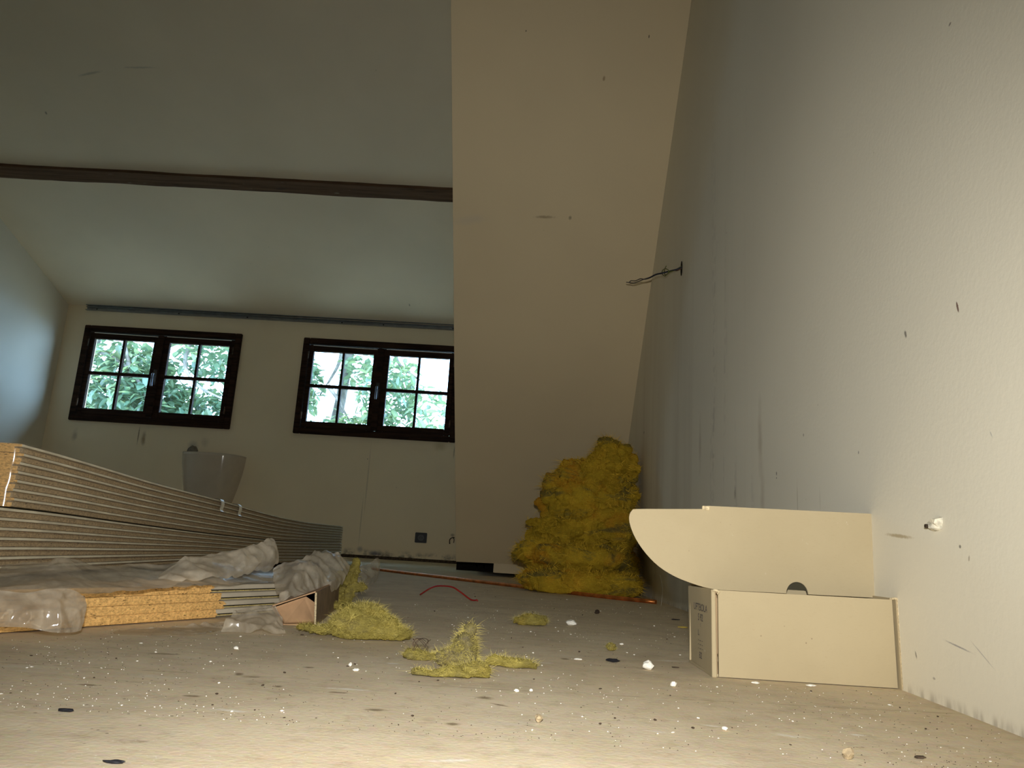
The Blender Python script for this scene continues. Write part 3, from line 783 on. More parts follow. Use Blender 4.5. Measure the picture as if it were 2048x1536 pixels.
# ------------------------------------------------------------------ glass wool
def wool_mesh(name, blobs, vox, amp, seed, mats, parent=None, squash=None, zmin=.001, crease=1., xmax=XR-.012, flakes=0):
    bm = bmesh.new()
    for b in blobs:
        cx_, cy_, cz_, rx, ry, rz = b[:6]; ang = b[6] if len(b) > 6 else 0.; e = b[7] if len(b) > 7 else 1.
        r = bmesh.ops.create_icosphere(bm, subdivisions=4, radius=1)
        ca, sa = math.cos(ang), math.sin(ang)
        for v in r['verts']:
            p = v.co.copy()
            if e != 1.: p = Vector([math.copysign(abs(c)**e, c) for c in p])
            p = Vector((p.x*rx, p.y*ry, p.z*rz)); p = Vector((p.x*ca-p.y*sa, p.x*sa+p.y*ca, p.z))
            v.co = p + Vector((cx_, cy_, cz_))
    # torn flakes lying on the blobs at all angles
    RF = random.Random(seed*7+1)
    for b in blobs:
        cx_, cy_, cz_, rx, ry, rz = b[:6]; rm = (rx*ry*rz)**(1/3)
        for _ in range(flakes):
            u = Vector((RF.gauss(0, 1), RF.gauss(0, 1), RF.gauss(0, 1))).normalized()
            if u.y > .5: continue
            p = Vector((cx_+u.x*rx*.93, cy_+u.y*ry*.93, cz_+u.z*rz*.93))
            fr = rm*RF.uniform(.22, .5)
            n_ = (Vector((u.x/rx, u.y/ry, u.z/rz)).normalized() + Vector((RF.uniform(-1, 1), RF.uniform(-1, 1), RF.uniform(-.6, 1)))*.9).normalized()
            rot = n_.to_track_quat('Z', 'Y').to_matrix()
            rr_ = bmesh.ops.create_icosphere(bm, subdivisions=2, radius=1)
            sx_, sy_, sz_ = fr*RF.uniform(.8, 1.4), fr*RF.uniform(.5, .9), max(vox*1.3, fr*.2)
            for v in rr_['verts']: v.co = p + rot @ Vector((v.co.x*sx_, v.co.y*sy_, v.co.z*sz_ + .25*fr*(v.co.x**2)))
    me = bpy.data.meshes.new('wool_tmp'); bm.to_mesh(me); bm.free()
    o = bpy.data.objects.new('wool_tmp', me); C.objects.link(o)
    md = o.modifiers.new('r', 'REMESH'); md.mode = 'VOXEL'; md.voxel_size = vox
    dg = bpy.context.evaluated_depsgraph_get()
    me2 = bpy.data.meshes.new_from_object(o.evaluated_get(dg)); bpy.data.objects.remove(o); bpy.data.meshes.remove(me)
    bm = bmesh.new(); bm.from_mesh(me2); bpy.data.meshes.remove(me2)
    bmesh.ops.smooth_vert(bm, verts=bm.verts, factor=.5, use_axis_x=True, use_axis_y=True, use_axis_z=True)
    bm.normal_update()
    so_ = Vector((seed*3.17, seed*1.31, seed*2.53))
    f1 = .11/amp if amp > 0 else 1
    sc1 = .55/(amp*4.2); 
    out = []
    for v in bm.verts:
        p = v.co; q = p*sc1 + so_
        wv = Vector((noise.noise(q*1.1), noise.noise(q*1.1+Vector((9, 2, 4))), noise.noise(q*1.1+Vector((3, 7, 1)))))
        q2 = q + wv*.8
        big = noise.noise(q2)
        rid = 1-abs(noise.noise(q2*2.1+Vector((5, 5, 5))))*2
        rid2 = 1-abs(noise.noise(q2*4.7+Vector((2, 8, 5))))*2
        fine = noise.fractal(q*9, 1., 2., 4)
        rid3 = 1-abs(noise.noise(q2*10.3+Vector((7, 1, 3))))*2
        d = amp*(.70*big + .45*(rid-.6)*crease + .30*(rid2-.6)*crease + .16*(rid3-.6) + .16*fine)
        out.append(p + v.normal*d + wv*amp*.5)
    for v, p in zip(bm.verts, out):
        p.z = max(p.z, zmin + .002*noise.noise(p*40)); p.x = min(p.x, xmax)
        v.co = p
    for f in bm.faces: f.smooth = True
    bm.normal_update()
    vv = [(v.co.copy(), v.normal.copy()) for v in bm.verts]
    o = obj(name, bm, mats, parent, True)
    return o, vv
def fringe(name, vv, n, ln, wd, seed, m, parent, flop=.5, xmax=XR-.002):
    R_ = random.Random(seed); bm = bmesh.new()
    for _ in range(n):
        p, nn = R_.choice(vv)
        if nn.z < -.5: continue
        tv = Vector((R_.uniform(-1, 1), R_.uniform(-1, 1), R_.uniform(-1, 1)))
        d = (nn*R_.uniform(.15, .7) + tv*.75).normalized(); l = ln*R_.uniform(.3, 1.2)
        s = d.cross(tv)
        if s.length < .01: continue
        s.normalize(); s *= wd
        cv = Vector((R_.uniform(-1, 1), R_.uniform(-1, 1), R_.uniform(-1, .3)))
        pts = [p - nn*.002, p + d*l*.5 + cv*l*.2, p + d*l*.8 + cv*l*.75]
        if pts[2].x > xmax or min(q.z for q in pts[1:]) < .0015: continue
        a = [bm.verts.new(pts[0]-s), bm.verts.new(pts[0]+s), bm.verts.new(pts[1]+s*.7), bm.verts.new(pts[1]-s*.7), bm.verts.new(pts[2])]
        bm.faces.new((a[0], a[1], a[2], a[3])); bm.faces.new((a[3], a[2], a[4]))
    o = obj(name, bm, m, parent); o['kind'] = 'stuff'; return o
M_FIB = simple('wool_fibres', (.80, .52, .05), .9, .1, var=.3, scale=30)
M_FIBP = simple('pale_wool_fibres', (.55, .46, .13), .9, .1, var=.3, scale=30)

M_WISP = simple('torn_wool_wisps', (.70, .46, .05), .95, .05, var=.45, scale=25)
def wool_thing(name, blobs, vox, amp, seed, label, cat='insulation', m=None, mf=None, nf=1500, ln=.016, wd=.0006, group=None, crease=1., flakes=26):
    m = m or M_WOOL; mf = mf or M_FIB
    o, vv = wool_mesh(name, blobs, vox, amp, seed, m, crease=crease, flakes=flakes)
    tag(o, label, cat, group)
    if nf: fringe('loose_fibres', vv, nf, ln, wd, seed, mf, o)
    if m is M_WOOL: fringe('torn_wisps', vv, 2600, .034, .0007, seed+50, M_WISP, o, .9)
    return o
# the heap in the corner, piece by piece
wool_thing('insulation_batt', [(.25, 2.745, .036, .195, .17, .045, .02, .55), (.085, 2.74, .035, .055, .12, .036)], .0055, .013, 1,
           'flattened dirty yellow glass wool batt at the bottom of the corner heap', nf=6000, ln=.034, wd=.00042, flakes=60)
wool_thing('insulation_batt', [(.245, 2.82, .118, .18, .19, .040, -.03, .6), (.085, 2.86, .125, .07, .13, .052)], .0055, .016, 2,
           'folded glass wool batt lying second from the bottom of the corner heap', nf=5000, ln=.034, wd=.00042, flakes=60)
wool_thing('insulation_wad', [(.215, 2.92, .215, .145, .16, .07), (.33, 2.90, .22, .125, .17, .095), (.145, 2.95, .19, .07, .12, .06)], .0055, .028, 3,
           'crumpled glass wool wad in the middle of the corner heap', nf=5000, ln=.034, wd=.00042, flakes=60)
wool_thing('insulation_wad', [(.25, 2.93, .335, .12, .13, .10), (.36, 2.93, .33, .10, .14, .11), (.20, 2.92, .30, .07, .1, .06)], .0055, .030, 4,
           'rumpled glass wool wad with a dark hollow near the top of the corner heap', nf=5000, ln=.034, wd=.00042, flakes=60)
wool_thing('insulation_wad', [(.28, 2.93, .425, .15, .12, .055), (.36, 2.93, .47, .085, .10, .075), (.195, 2.90, .39, .08, .08, .05), (.34, 2.91, .52, .04, .05, .05)], .0055, .028, 5,
           'topmost glass wool wad peaking beside the right wall on the corner heap', nf=6000, ln=.034, wd=.00042, flakes=60)

# loose scraps on the floor
def scrap(px, py, dx, rx, ry, rz, seed, label, amp=.010, extra=(), vox=.0028, nf=600, ln=.018, ang=0., name='insulation_scrap', m=None):
    p = at_z(px, py); bl = [(p.x, p.y+ry*.8, rz*.6, rx, ry, rz, ang)]
    for e in extra: bl.append((p.x+e[0], p.y+ry*.8+e[1], e[2], e[3], e[4], e[5]))
    return wool_thing(name, bl, vox, amp, seed, label, m=m or M_WOOLP, mf=M_FIBP, nf=nf*4, ln=ln*.7, wd=.00013, group=None, flakes=14)
scrap(710, 1280, 0, .050, .045, .026, 11, 'large flat torn piece of pale yellow glass wool on the floor beside the small carton', .010,
      ((-.055, .0, .008, .035, .02, .008), (.034, -.008, .009, .040, .03, .010), (.0, .02, .028, .028, .025, .020), (-.012, .03, .034, .018, .018, .012)), nf=3500, ln=.018)
scrap(686, 1222, 0, .014, .016, .012, 12, 'upright yellow glass wool tuft leaning at the far corner of the small carton', .008,
      ((.004, .01, .03, .010, .012, .02), (.018, .015, .044, .018, .010, .010), (-.016, -.004, .008, .018, .012, .007)), nf=350)
scrap(838, 1322, 0, .019, .014, .007, 13, 'pale yellow glass wool shred under a tangle of fine wire on the floor', .004, ((.012, 0, .004, .014, .01, .004),), nf=250, vox=.0025)
scrap(912, 1338, 0, .024, .016, .014, 14, 'grey yellow dusty glass wool tuft standing in the middle of the near floor', .008,
      ((.006, .004, .022, .015, .010, .012), (.010, .006, .036, .006, .005, .010)), nf=900, vox=.0025, ln=.018, m=M_WOOLG)
scrap(905, 1358, 0, .020, .010, .007, 15, 'bright yellow glass wool shred lying in front of the dusty standing tuft', .005,
      ((-.026, -.004, .004, .020, .008, .005), (.022, .008, .007, .016, .010, .008)), nf=400, vox=.0025)
scrap(1028, 1337, 0, .018, .010, .007, 16, 'small curled yellow glass wool shred alone on the floor in front of the cardboard box', .005,
      ((-.02, .004, .005, .012, .008, .006), (.018, -.003, .005, .010, .007, .006)), nf=300, vox=.0025)
scrap(1068, 1252, 0, .020, .014, .012, 17, 'greenish yellow glass wool tuft on the floor before the insulation heap', .006,
      ((-.024, 0, .006, .016, .010, .007), (.016, 0, .010, .012, .010, .010)), nf=300, vox=.003)
scrap(1222, 1302, 0, .006, .006, .006, 18, 'tiny brown glass wool tuft beside a dark crumb near the floor joint', .003, (), nf=80, vox=.002, ln=.006)
# fine wire tangle above the shred
p = at_z(838, 1322); bm = bmesh.new(); R_ = random.Random(8)
for q in range(7):
    a0 = R_.uniform(0, PI)
    pts = [(p.x + .010*math.cos(a0+t*.9)*R_.uniform(.8, 1.1), p.y+.012+.006*math.sin(a0*2+t), .009+.015*abs(math.sin(t*.8+q)) ) for t in [i*.7 for i in range(6)]]
    tube(bm, smoothpath(pts, 5), .00035, 5)
tag(obj('wire_tangle', bm, M_GRIME), 'tiny tangle of fine brown wire standing on a yellow wool shred', 'wire')

# ------------------------------------------------------------------ chipboard flooring packs
# long pack on the left: two shrink-wrapped bundles, one on the other
A0 = Vector((-.700, 1.065, 0)); A1 = Vector((-.960, 4.06, 0)); dA = (A1-A0).normalized(); nA = Vector((dA.y, -dA.x, 0))
npl = nA; cpl = nA.dot(A0)
def prof(pts):
    out = []
    for px, py in pts:
        q = at_pl(px, py, npl, cpl); out.append(((q-A0).dot(dA), q.z))
    return sorted(out)
P_TOP = prof([(64.5, 892), (199, 931), (293, 961.5), (400, 989.5), (445, 1001), (494, 1016), (556, 1033), (615, 1045), (687, 1052.5)])
P_MID = prof([(30, 1015), (100, 1023), (176, 1035), (400, 1065), (556, 1082), (687, 1086)])
def interp(P, s):
    if s <= P[0][0]:
        (a, za), (b, zb) = P[0], P[2]; return za + (zb-za)*(s-a)/(b-a)
    for (a, za), (b, zb) in zip(P, P[1:]):
        if s <= b: return za + (zb-za)*(s-a)/(b-a)
    return P[-1][1]
SEND = P_TOP[-1][0]
def sm(P, s):  # smoothed profile
    return sum(interp(P, min(SEND, max(0, s+d)))*w for d, w in ((-.16, .1), (-.08, .2), (0, .4), (.08, .2), (.16, .1)))
def ztop(s): return sm(P_TOP, s)
def zmid(s): return min(sm(P_MID, s), ztop(s)-.05)
def zbot(s):
    t = max(0., min(1., (s-.85)/(SEND-.85))); return .055*(1-t)**1.2 + .003
NB = 7; PW = .58; KS = 36
def board_bm(zlo, zhi, s0, s1, off=0., width=PW):
    # section: pale top lip, groove, brown core; bent along the pack
    bm = bmesh.new(); rows = []
    for i in range(KS+1):
        s = s0 + (s1-s0)*i/KS
        b = A0 + dA*s + nA*off; z0_, z1_ = zlo(s), zhi(s); h = z1_-z0_
        sec = [(0, .965), (-.0012, 1.0), (-width, 1.0), (-width, 0.0), (-.004, 0.0), (-.002, .06), (-.002, .48), (-.010, .50), (-.010, .68), (0, .72)]
        rows.append([bm.verts.new(b + nA*u + Vector((0, 0, z0_+h*v*.985))) for u, v in sec])
    n = len(rows[0])
    mi = [1, 0, 0, 0, 2, 2, 2, 2, 1, 1]
    for i in range(KS):
        for q in range(n):
            f = bm.faces.new((rows[i][q], rows[i][(q+1) % n], rows[i+1][(q+1) % n], rows[i+1][q])); f.material_index = mi[q]
    bm.faces.new(rows[0]).material_index = 3; bm.faces.new(rows[-1][::-1]).material_index = 3
    bmesh.ops.recalc_face_normals(bm, faces=bm.faces)
    return bm
MB = [M_BFACE, M_LIP, M_CHIPD, M_CHIP]
def pack(label, zl, zh, s0, s1, offs, seed):
    t = empty('chipboard_pack', (A0.x, A0.y, zl(0))); R_ = random.Random(seed)
    for k_ in range(NB):
        lo = lambda s, k=k_: zl(s)+(zh(s)-zl(s))*k/NB
        hi = lambda s, k=k_: zl(s)+(zh(s)-zl(s))*(k+1)/NB
        pobj('board', board_bm(lo, hi, s0+R_.uniform(-.006, .006)-(0), s1+R_.uniform(-.004, .004), offs+R_.uniform(-.0012, .0012)), MB, t)
    # shrink film folded round the near end and over the corner
    rows = []
    for j in range(9):
        f_ = j/8; row = []
        for (u, s) in ((-.50, -.013), (-.30, -.015), (-.12, -.016), (-.04, -.014), (.003, -.010), (.005, .03), (.004, .10), (.0035, .22), (.0035, .40), (.003, .9), (.003, 1.6), (.003, 2.3), (.003, SEND-.06)):
            zz = zl(max(0, s+s0)) + (zh(max(0, s+s0))-zl(max(0, s+s0)))*f_
            row.append(A0 + dA*(s0+s-.004) + nA*(offs+u+.0006) + Vector((0, 0, zz)))
        rows.append(row)
    def cr_(u, v, p):
        e = noise.noise(p*38)*.004 + (1-2*abs(noise.noise(p*26+Vector((4, 1, 2)))))*.004
        k = 1. if u < .3 else .2
        return p + (-dA*abs(e)*k if u < .3 else nA*abs(e)*k)
    bm = bmesh.new(); grid_surface(bm, rows, 4, 3, cr_); pobj('plastic_wrap', bm, M_FILMT, t, True)
    tag(t, label, 'chipboard pack', 'long packs of chipboard flooring'); return t
low = pack('lower of two long shrink-wrapped packs of grooved chipboard boards at the left', lambda s: zbot(s), lambda s: zmid(s)-.0012, -.045, SEND, .004, 1)
upp = pack('upper of two long shrink-wrapped packs of grooved chipboard boards at the left', lambda s: zmid(s)+.0012, lambda s: ztop(s), 0., SEND, 0., 2)
# strap tabs on the upper pack
for (px, py) in ((446, 1006), (481, 1017)):
    q = at_pl(px, py, npl, cpl+.006); s = (q-A0).dot(dA); zt_ = ztop(s); b = A0+dA*s
    rows = []
    for (u, dz) in ((-.06, .002), (-.01, .003), (.003, .001), (.006, -.012), (.004, -.024), (.008, -.03)):
        rows.append([b + dA*e + nA*(u+.002*noise.noise(Vector((e*90, u*90, px)))) + Vector((0, 0, zt_+dz-ztop(s)+ztop(s+e))) for e in (-.016, 0., .016)])
    bm = bmesh.new(); grid_surface(bm, rows, 3, 3); pobj('strap_end', bm, M_LIP, upp, True)

# opened pack in front: four boards, short edge to the camera
S0 = Vector((-.632, .892, 0)); E0 = Vector((-.402, 1.40, 0)); dB = (E0-S0).normalized(); nB = Vector((dB.y, -dB.x, 0)); LB = (E0-S0).length
def along(px, py, z):
    q = at_pl(px, py, nB, nB.dot(S0)); return (q-S0).dot(dB)
BH = .0122; ZB0 = .002
brk = [along(428, 1241, 0), along(444, 1220, 0), along(436, 1205, 0), along(420, 1188, 0)]
ordn = ['bottom', 'second lowest', 'second highest', 'topmost']
R_ = random.Random(21)
for k_ in range(4):
    z0_ = ZB0 + k_*(BH+.0003) + .0; z1_ = z0_+BH
    t = empty('chipboard_board', tuple(S0+Vector((0, 0, z0_))))
    off = R_.uniform(-.0015, .0015)
    sec = [(-.0015, .0122), (-1.15, .0122), (-1.15, 0), (-.007, 0), (-.007, .0012), (-.0035, .0012), (-.0035, .0030), (-.008, .0034), (-.008, .0042), (0, .0050), (0, .0112)]
    mi = [0, 0, 0, 0, 1, 1, 2, 2, 1, 1, 1]
    bm = bmesh.new(); rows = []
    for s in (0, LB*.33, LB*.66, LB):
        rows.append([bm.verts.new(S0 + dB*s + nB*(u+off) + Vector((0, 0, z0_+v))) for u, v in sec])
    for i in range(3):
        for q in range(len(sec)):
            bm.faces.new((rows[i][q], rows[i][(q+1) % len(sec)], rows[i+1][(q+1) % len(sec)], rows[i+1][q])).material_index = [1, 0, 0, 0, 3, 3, 2, 2, 1, 1, 1][q]
    bm.faces.new(rows[0]).material_index = 3; bm.faces.new(rows[-1][::-1]).material_index = 1
    bmesh.ops.recalc_face_normals(bm, faces=bm.faces)
    pan_ = pobj('panel', bm, [M_BFACE, M_BFACE, M_DARKGAP, M_TONGUE], t)
    # raw crumbled stretch of the edge
    bm = bmesh.new(); n_ = 150; top, bot = [], []
    s1 = brk[k_]
    rows = []
    for i in range(n_+1):
        s = s1*i/n_
        e = .0007*noise.noise(Vector((s*60, k_*3.3, 1))) + .0004*noise.noise(Vector((s*240, k_, 7)))
        row = []
        for j in range(6):
            v = j/5
            jag = (.010*noise.noise(Vector((v*3.7, k_*2.1, 5)))+.006*noise.noise(Vector((v*9, k_*1.1, 3)))) if i == n_ else 0
            row.append(bm.verts.new(S0 + dB*(s+jag) + nB*(off+.0028+e+(-.0005 if j in (0, 5) else 0)) + Vector((0, 0, z0_+.0001+v*(BH-.0002)))))
        rows.append(row)
    for i in range(n_):
        for j in range(5): bm.faces.new((rows[i][j], rows[i+1][j], rows[i+1][j+1], rows[i][j+1]))
    # close to the board
    back = [[bm.verts.new(v.co - nB*.012) for v in (r[0], r[-1])] for r in rows]
    for i in range(n_):
        bm.faces.new((rows[i][0], back[i][0], back[i+1][0], rows[i+1][0])); bm.faces.new((rows[i][5], rows[i+1][5], back[i+1][1], back[i][1]))
    bm.faces.new([*rows[-1], back[-1][1], back[-1][0]])
    bmesh.ops.recalc_face_normals(bm, faces=bm.faces)
    e_ = pobj('raw_edge', bm, M_CHIP, pan_); e_['label'] = 'broken orange chipboard edge'
    tag(t, '%s chipboard board of the torn-open low pack in front, with a broken orange edge' % ordn[k_], 'board', 'boards of the torn-open pack')

# ------------------------------------------------------------------ loose plastic
def crumple(a, f, seed, nrm_=Vector((.2, -.6, .8)), fall=True):
    so_ = Vector((seed*2.3, seed*.7, seed*4.1))
    def fn(u, v, p):
        q = p*f + so_
        w = Vector((noise.noise(q*.7), noise.noise(q*.7+Vector((5, 1, 3))), noise.noise(q*.7+Vector((1, 9, 2)))))
        q = q + w*.7
        
        r1, r2, r3 = [1-min(1., abs(noise.noise(q*f_+Vector((f_, 2, 1))))*k_) for f_, k_ in ((.8, 3.2), (1.9, 3.4), (4.3, 3.)) ]
        d = 1.15*r1 + .45*r2 + .10*r3 + 1.1*noise.noise(q*.5) - .7
        r = p + nrm_.normalized()*a*d + w*a*.6
        r.z = max(r.z, .0015)
        return r
    return fn
def Y(px, py, y): return at_y(px, py, y)
def psheet(name, rows, a, f, seed, m, label, n=9, mm=9, nrm_=Vector((.2, -.6, .8)), cat='plastic sheet'):
    bm = bmesh.new(); grid_surface(bm, [[Y(*p) for p in r] for r in rows], n, mm, crumple(a, f, seed, nrm_))
    o = obj(name, bm, m, None, True); tag(o, label, cat); return o
psheet('plastic_sheet', [
    [(-70, 1132, 1.06), (20, 1131, 1.07), (95, 1120, 1.08), (125, 1112, 1.09), (200, 1130, 1.16), (300, 1128, 1.24), (380, 1122, 1.30), (470, 1128, 1.42), (560, 1135, 1.55)],
    [(-70, 1148, 1.00), (20, 1150, 1.0), (95, 1140, 1.02), (135, 1140, 1.03), (200, 1145, 1.10), (300, 1142, 1.18), (380, 1140, 1.25), (470, 1143, 1.36), (560, 1148, 1.48)],
    [(-70, 1166, .945), (20, 1168, .95), (95, 1164, .97), (140, 1164, .985), (200, 1166, 1.03), (300, 1162, 1.12), (380, 1156, 1.19), (470, 1155, 1.30), (560, 1158, 1.42)],
    [(-70, 1188, .885), (20, 1190, .905), (95, 1190, .93), (145, 1190, .95), (200, 1188, .975), (300, 1180, 1.06), (380, 1174, 1.13), (470, 1168, 1.24), (560, 1164, 1.37)],
    ], .0035, 26, 1, M_FILM, 'wide dusty plastic sheet spread over the top of the torn-open board pack')
psheet('plastic_sheet', [
    [(-70, 1180, .868), (10, 1182, .890), (60, 1186, .905), (110, 1180, .925), (150, 1182, .945), (176, 1196, .960)],
    [(-70, 1215, .860), (10, 1214, .882), (60, 1216, .898), (110, 1214, .915), (150, 1212, .938), (178, 1218, .955)],
    [(-70, 1245, .858), (10, 1243, .880), (60, 1246, .894), (110, 1246, .912), (150, 1242, .932), (172, 1240, .955)],
    [(-70, 1262, .860), (10, 1256, .882), (60, 1256, .896), (110, 1266, .912), (145, 1268, .934), (165, 1262, .955)],
    ], .006, 24, 2, M_FILME, 'shiny clear plastic wrapped round the near end of the torn-open pack', nrm_=Vector((.8, -.7, .1)))
psheet('plastic_sheet', [
    [(300, 1168, 1.17), (345, 1128, 1.18), (400, 1108, 1.22), (450, 1097, 1.27), (500, 1094, 1.32), (530, 1084, 1.36), (545, 1080, 1.38), (556, 1092, 1.40)],
    [(305, 1172, 1.15), (355, 1146, 1.16), (405, 1130, 1.19), (455, 1120, 1.24), (505, 1112, 1.29), (530, 1104, 1.33), (548, 1102, 1.35), (557, 1108, 1.38)],
    [(310, 1174, 1.14), (365, 1160, 1.15), (415, 1150, 1.18), (460, 1142, 1.23), (505, 1132, 1.28), (525, 1122, 1.31), (545, 1122, 1.34), (557, 1122, 1.37)],
    [(320, 1172, 1.14), (375, 1166, 1.15), (425, 1160, 1.19), (465, 1154, 1.24), (495, 1148, 1.28), (515, 1138, 1.31), (540, 1136, 1.35), (556, 1132, 1.38)],
    ], .007, 22, 3, M_FILM, 'crumpled grey plastic fold rising to a peak on top of the torn-open pack')
psheet('plastic_sheet', [
    [(548, 1140, 1.44), (572, 1132, 1.46), (600, 1120, 1.48), (625, 1108, 1.52), (650, 1104, 1.56), (672, 1108, 1.60), (690, 1122, 1.62), (702, 1132, 1.63)],
    [(545, 1155, 1.38), (570, 1142, 1.40), (598, 1130, 1.42), (622, 1124, 1.45), (645, 1122, 1.49), (665, 1128, 1.53), (685, 1138, 1.56), (698, 1146, 1.58)],
    [(552, 1185, 1.30), (580, 1158, 1.33), (604, 1142, 1.36), (625, 1148, 1.39), (645, 1148, 1.43), (662, 1152, 1.47), (678, 1158, 1.50), (690, 1162, 1.53)],
    [(556, 1200, 1.26), (575, 1186, 1.29), (600, 1176, 1.33), (622, 1172, 1.36), (640, 1174, 1.40), (655, 1174, 1.43), (668, 1174, 1.46), (680, 1174, 1.50)],
    [(548, 1212, 1.25), (562, 1202, 1.27), (585, 1196, 1.29), (610, 1190, 1.33), (630, 1186, 1.37), (645, 1182, 1.40), (655, 1180, 1.43), (665, 1178, 1.46)],
    ], .008, 24, 4, M_FILM, 'crumpled translucent plastic heaped over the small open carton')
psheet('plastic_bag', [
    [(655, 1152, 1.72), (685, 1132, 1.75), (706, 1127, 1.80), (725, 1128, 1.85), (742, 1124, 1.90), (754, 1119, 1.93), (757, 1124, 1.94)],
    [(655, 1162, 1.66), (685, 1146, 1.70), (706, 1140, 1.74), (725, 1141, 1.80), (742, 1138, 1.86), (756, 1134, 1.91), (760, 1138, 1.93)],
    [(658, 1172, 1.62), (685, 1160, 1.66), (706, 1156, 1.70), (725, 1156, 1.76), (742, 1154, 1.82), (755, 1150, 1.90), (757, 1152, 1.92)],
    [(668, 1182, 1.60), (690, 1174, 1.64), (706, 1171, 1.68), (722, 1172, 1.74), (738, 1168, 1.82), (747, 1164, 1.90), (750, 1163, 1.92)],
    ], .006, 24, 5, M_FILMC, 'clear curled plastic bag end lying at the far end of the torn-open pack', cat='plastic bag')
scr = wool_thing('insulation_scrap', [(at_y(668, 1150, 1.62).x, 1.63, .020, .030, .03, .022), (at_y(690, 1140, 1.62).x, 1.63, .050, .022, .02, .022), (at_y(704, 1125, 1.62).x, 1.63, .072, .014, .012, .016), (at_y(713, 1112, 1.62).x, 1.63, .088, .008, .008, .014)],
                 .003, .007, 19, 'yellow glass wool strip sticking up out of the clear plastic bag', m=M_WOOLP, mf=M_FIBP, nf=400, ln=.010, wd=.00035)
psheet('plastic_sheet', [
    [(470, 1222, 1.13), (495, 1214, 1.15), (520, 1211, 1.17), (545, 1214, 1.18), (556, 1226, 1.17), (562, 1240, 1.16)],
    [(455, 1240, 1.10), (488, 1228, 1.12), (516, 1226, 1.13), (540, 1232, 1.14), (556, 1246, 1.14), (566, 1256, 1.13)],
    [(448, 1252, 1.09), (482, 1246, 1.10), (510, 1240, 1.10), (536, 1250, 1.11), (556, 1262, 1.11), (572, 1267, 1.11)],
    [(440, 1262, 1.08), (475, 1260, 1.09), (498, 1262, 1.09), (530, 1258, 1.095), (556, 1269, 1.10), (570, 1270, 1.10)],
    ], .006, 26, 6, M_FILM, 'torn grey plastic flap hanging to the floor before the small open carton')
psheet('plastic_sheet', [
    [(235, 1262, 1.04), (290, 1255, 1.07), (340, 1250, 1.10), (390, 1246, 1.13), (430, 1244, 1.16), (468, 1236, 1.18)],
    [(228, 1268, 1.02), (285, 1263, 1.05), (340, 1260, 1.08), (390, 1258, 1.10), (425, 1256, 1.13), (450, 1250, 1.15)],
    [(230, 1273, 1.005), (285, 1275, 1.01), (340, 1274, 1.03), (385, 1274, 1.04), (420, 1268, 1.07), (440, 1262, 1.10)],
    ], .004, 34, 7, M_FILM, 'flat crumpled plastic strip on the floor under the broken orange board edge')

# ------------------------------------------------------------------ small open carton
ct = empty('open_carton', (-.33, 1.235, 0))
P0 = at_z(566, 1251); P1 = at_z(629, 1252); Pe = at_z(702, 1190)
P0 = Vector((P0.x, P0.y, 0)); P1 = Vector((P1.x, P1.y, 0))
dC = (Vector((Pe.x, Pe.y, 0))-P1).normalized(); LC = .62
tl = Vector((at_y(545, 1213, P0.y+.01).x, P0.y+.01, at_y(545, 1213, P0.y+.01).z)); tr_ = at_y(631, 1185, P1.y); tr_ = Vector((tr_.x, P1.y, tr_.z))
def wallq(a, b, name, m, th):
    bm = bmesh.new(); slab(bm, [a, b, b+dC*LC, a+dC*LC], th); bmesh.ops.recalc_face_normals(bm, faces=bm.faces); pobj(name, bm, m, ct)
up1 = Vector((0, 0, .0015))
wallq(P0+up1*.3, P1+up1*.3, 'bottom_panel', M_CARDB, Vector((0, 0, .002)))
wallq(P1, tr_, 'side_panel', M_CARDO, Vector((.0022, 0, 0)))
wallq(P0+up1, tl, 'side_panel', M_CARDB, Vector((-.002, 0, 0)))
wallq(tl, tr_, 'top_panel', M_CARDB, Vector((0, 0, .002)))
# flap folded inwards, leaving a dark triangle at the upper right
bm = bmesh.new(); h_ = dC*.03
fl_ = [P0+up1*1.6+h_*.4, P1+up1*1.6+h_*1.4-Vector((.002, 0, 0)), P1+(tr_-P1)*.58+h_*1.4-Vector((.002, 0, 0)), tl+(tr_-tl)*.72+h_-Vector((0, 0, .002)), tl+h_*.4+Vector((.001, 0, -.002))]
slab(bm, fl_, dC*.002); bmesh.ops.recalc_face_normals(bm, faces=bm.faces); pobj('folded_flap', bm, M_CARDB, ct)
bm = bmesh.new(); tube(bm, [P1+Vector((.001, -.001, 0)), tr_+Vector((.001, -.001, 0))], .0018, 6); pobj('worn_edge', bm, M_CARDE, ct)
tag(ct, 'small open brown carton lying on the floor under the crumpled plastic', 'carton')

# ------------------------------------------------------------------ copper pipe, red cable
cpip = [at_z(745, 1137, .006), at_z(790, 1143, .006), at_z(1035, 1172, .006), at_z(1180, 1190, .006), at_z(1312, 1204, .006)]
bm = bmesh.new(); tube(bm, smoothpath(cpip, 4), .0062, 12); tag(obj('copper_pipe', bm, M_COPPER), 'long thin copper pipe lying on the floor in front of the insulation heap', 'pipe')
bm = bmesh.new()
q0, q1 = at_z(840, 1191), at_z(955, 1203)
def rp(px, py, t):
    b = q0.lerp(q1, t); return at_y(px, py, b.y)
rpt = [rp(840, 1191, 0), rp(858, 1178, .17), rp(875, 1172, .33), rp(902, 1173.5, .55), rp(918, 1182, .68), rp(938, 1197, .85), rp(946, 1200.5, .93), rp(953, 1200, 1.)]
for v in rpt: v.z = max(v.z, .002)
tube(bm, smoothpath(rpt, 4), .0021, 8)
tube(bm, smoothpath([rp(939, 1204.5, .85), rp(945, 1202, .93), rp(954, 1200, 1.), rp(955, 1203.5, 1.)], 4), .0018, 8)
for v in bm.verts: v.co.z = max(v.co.z, .0004)
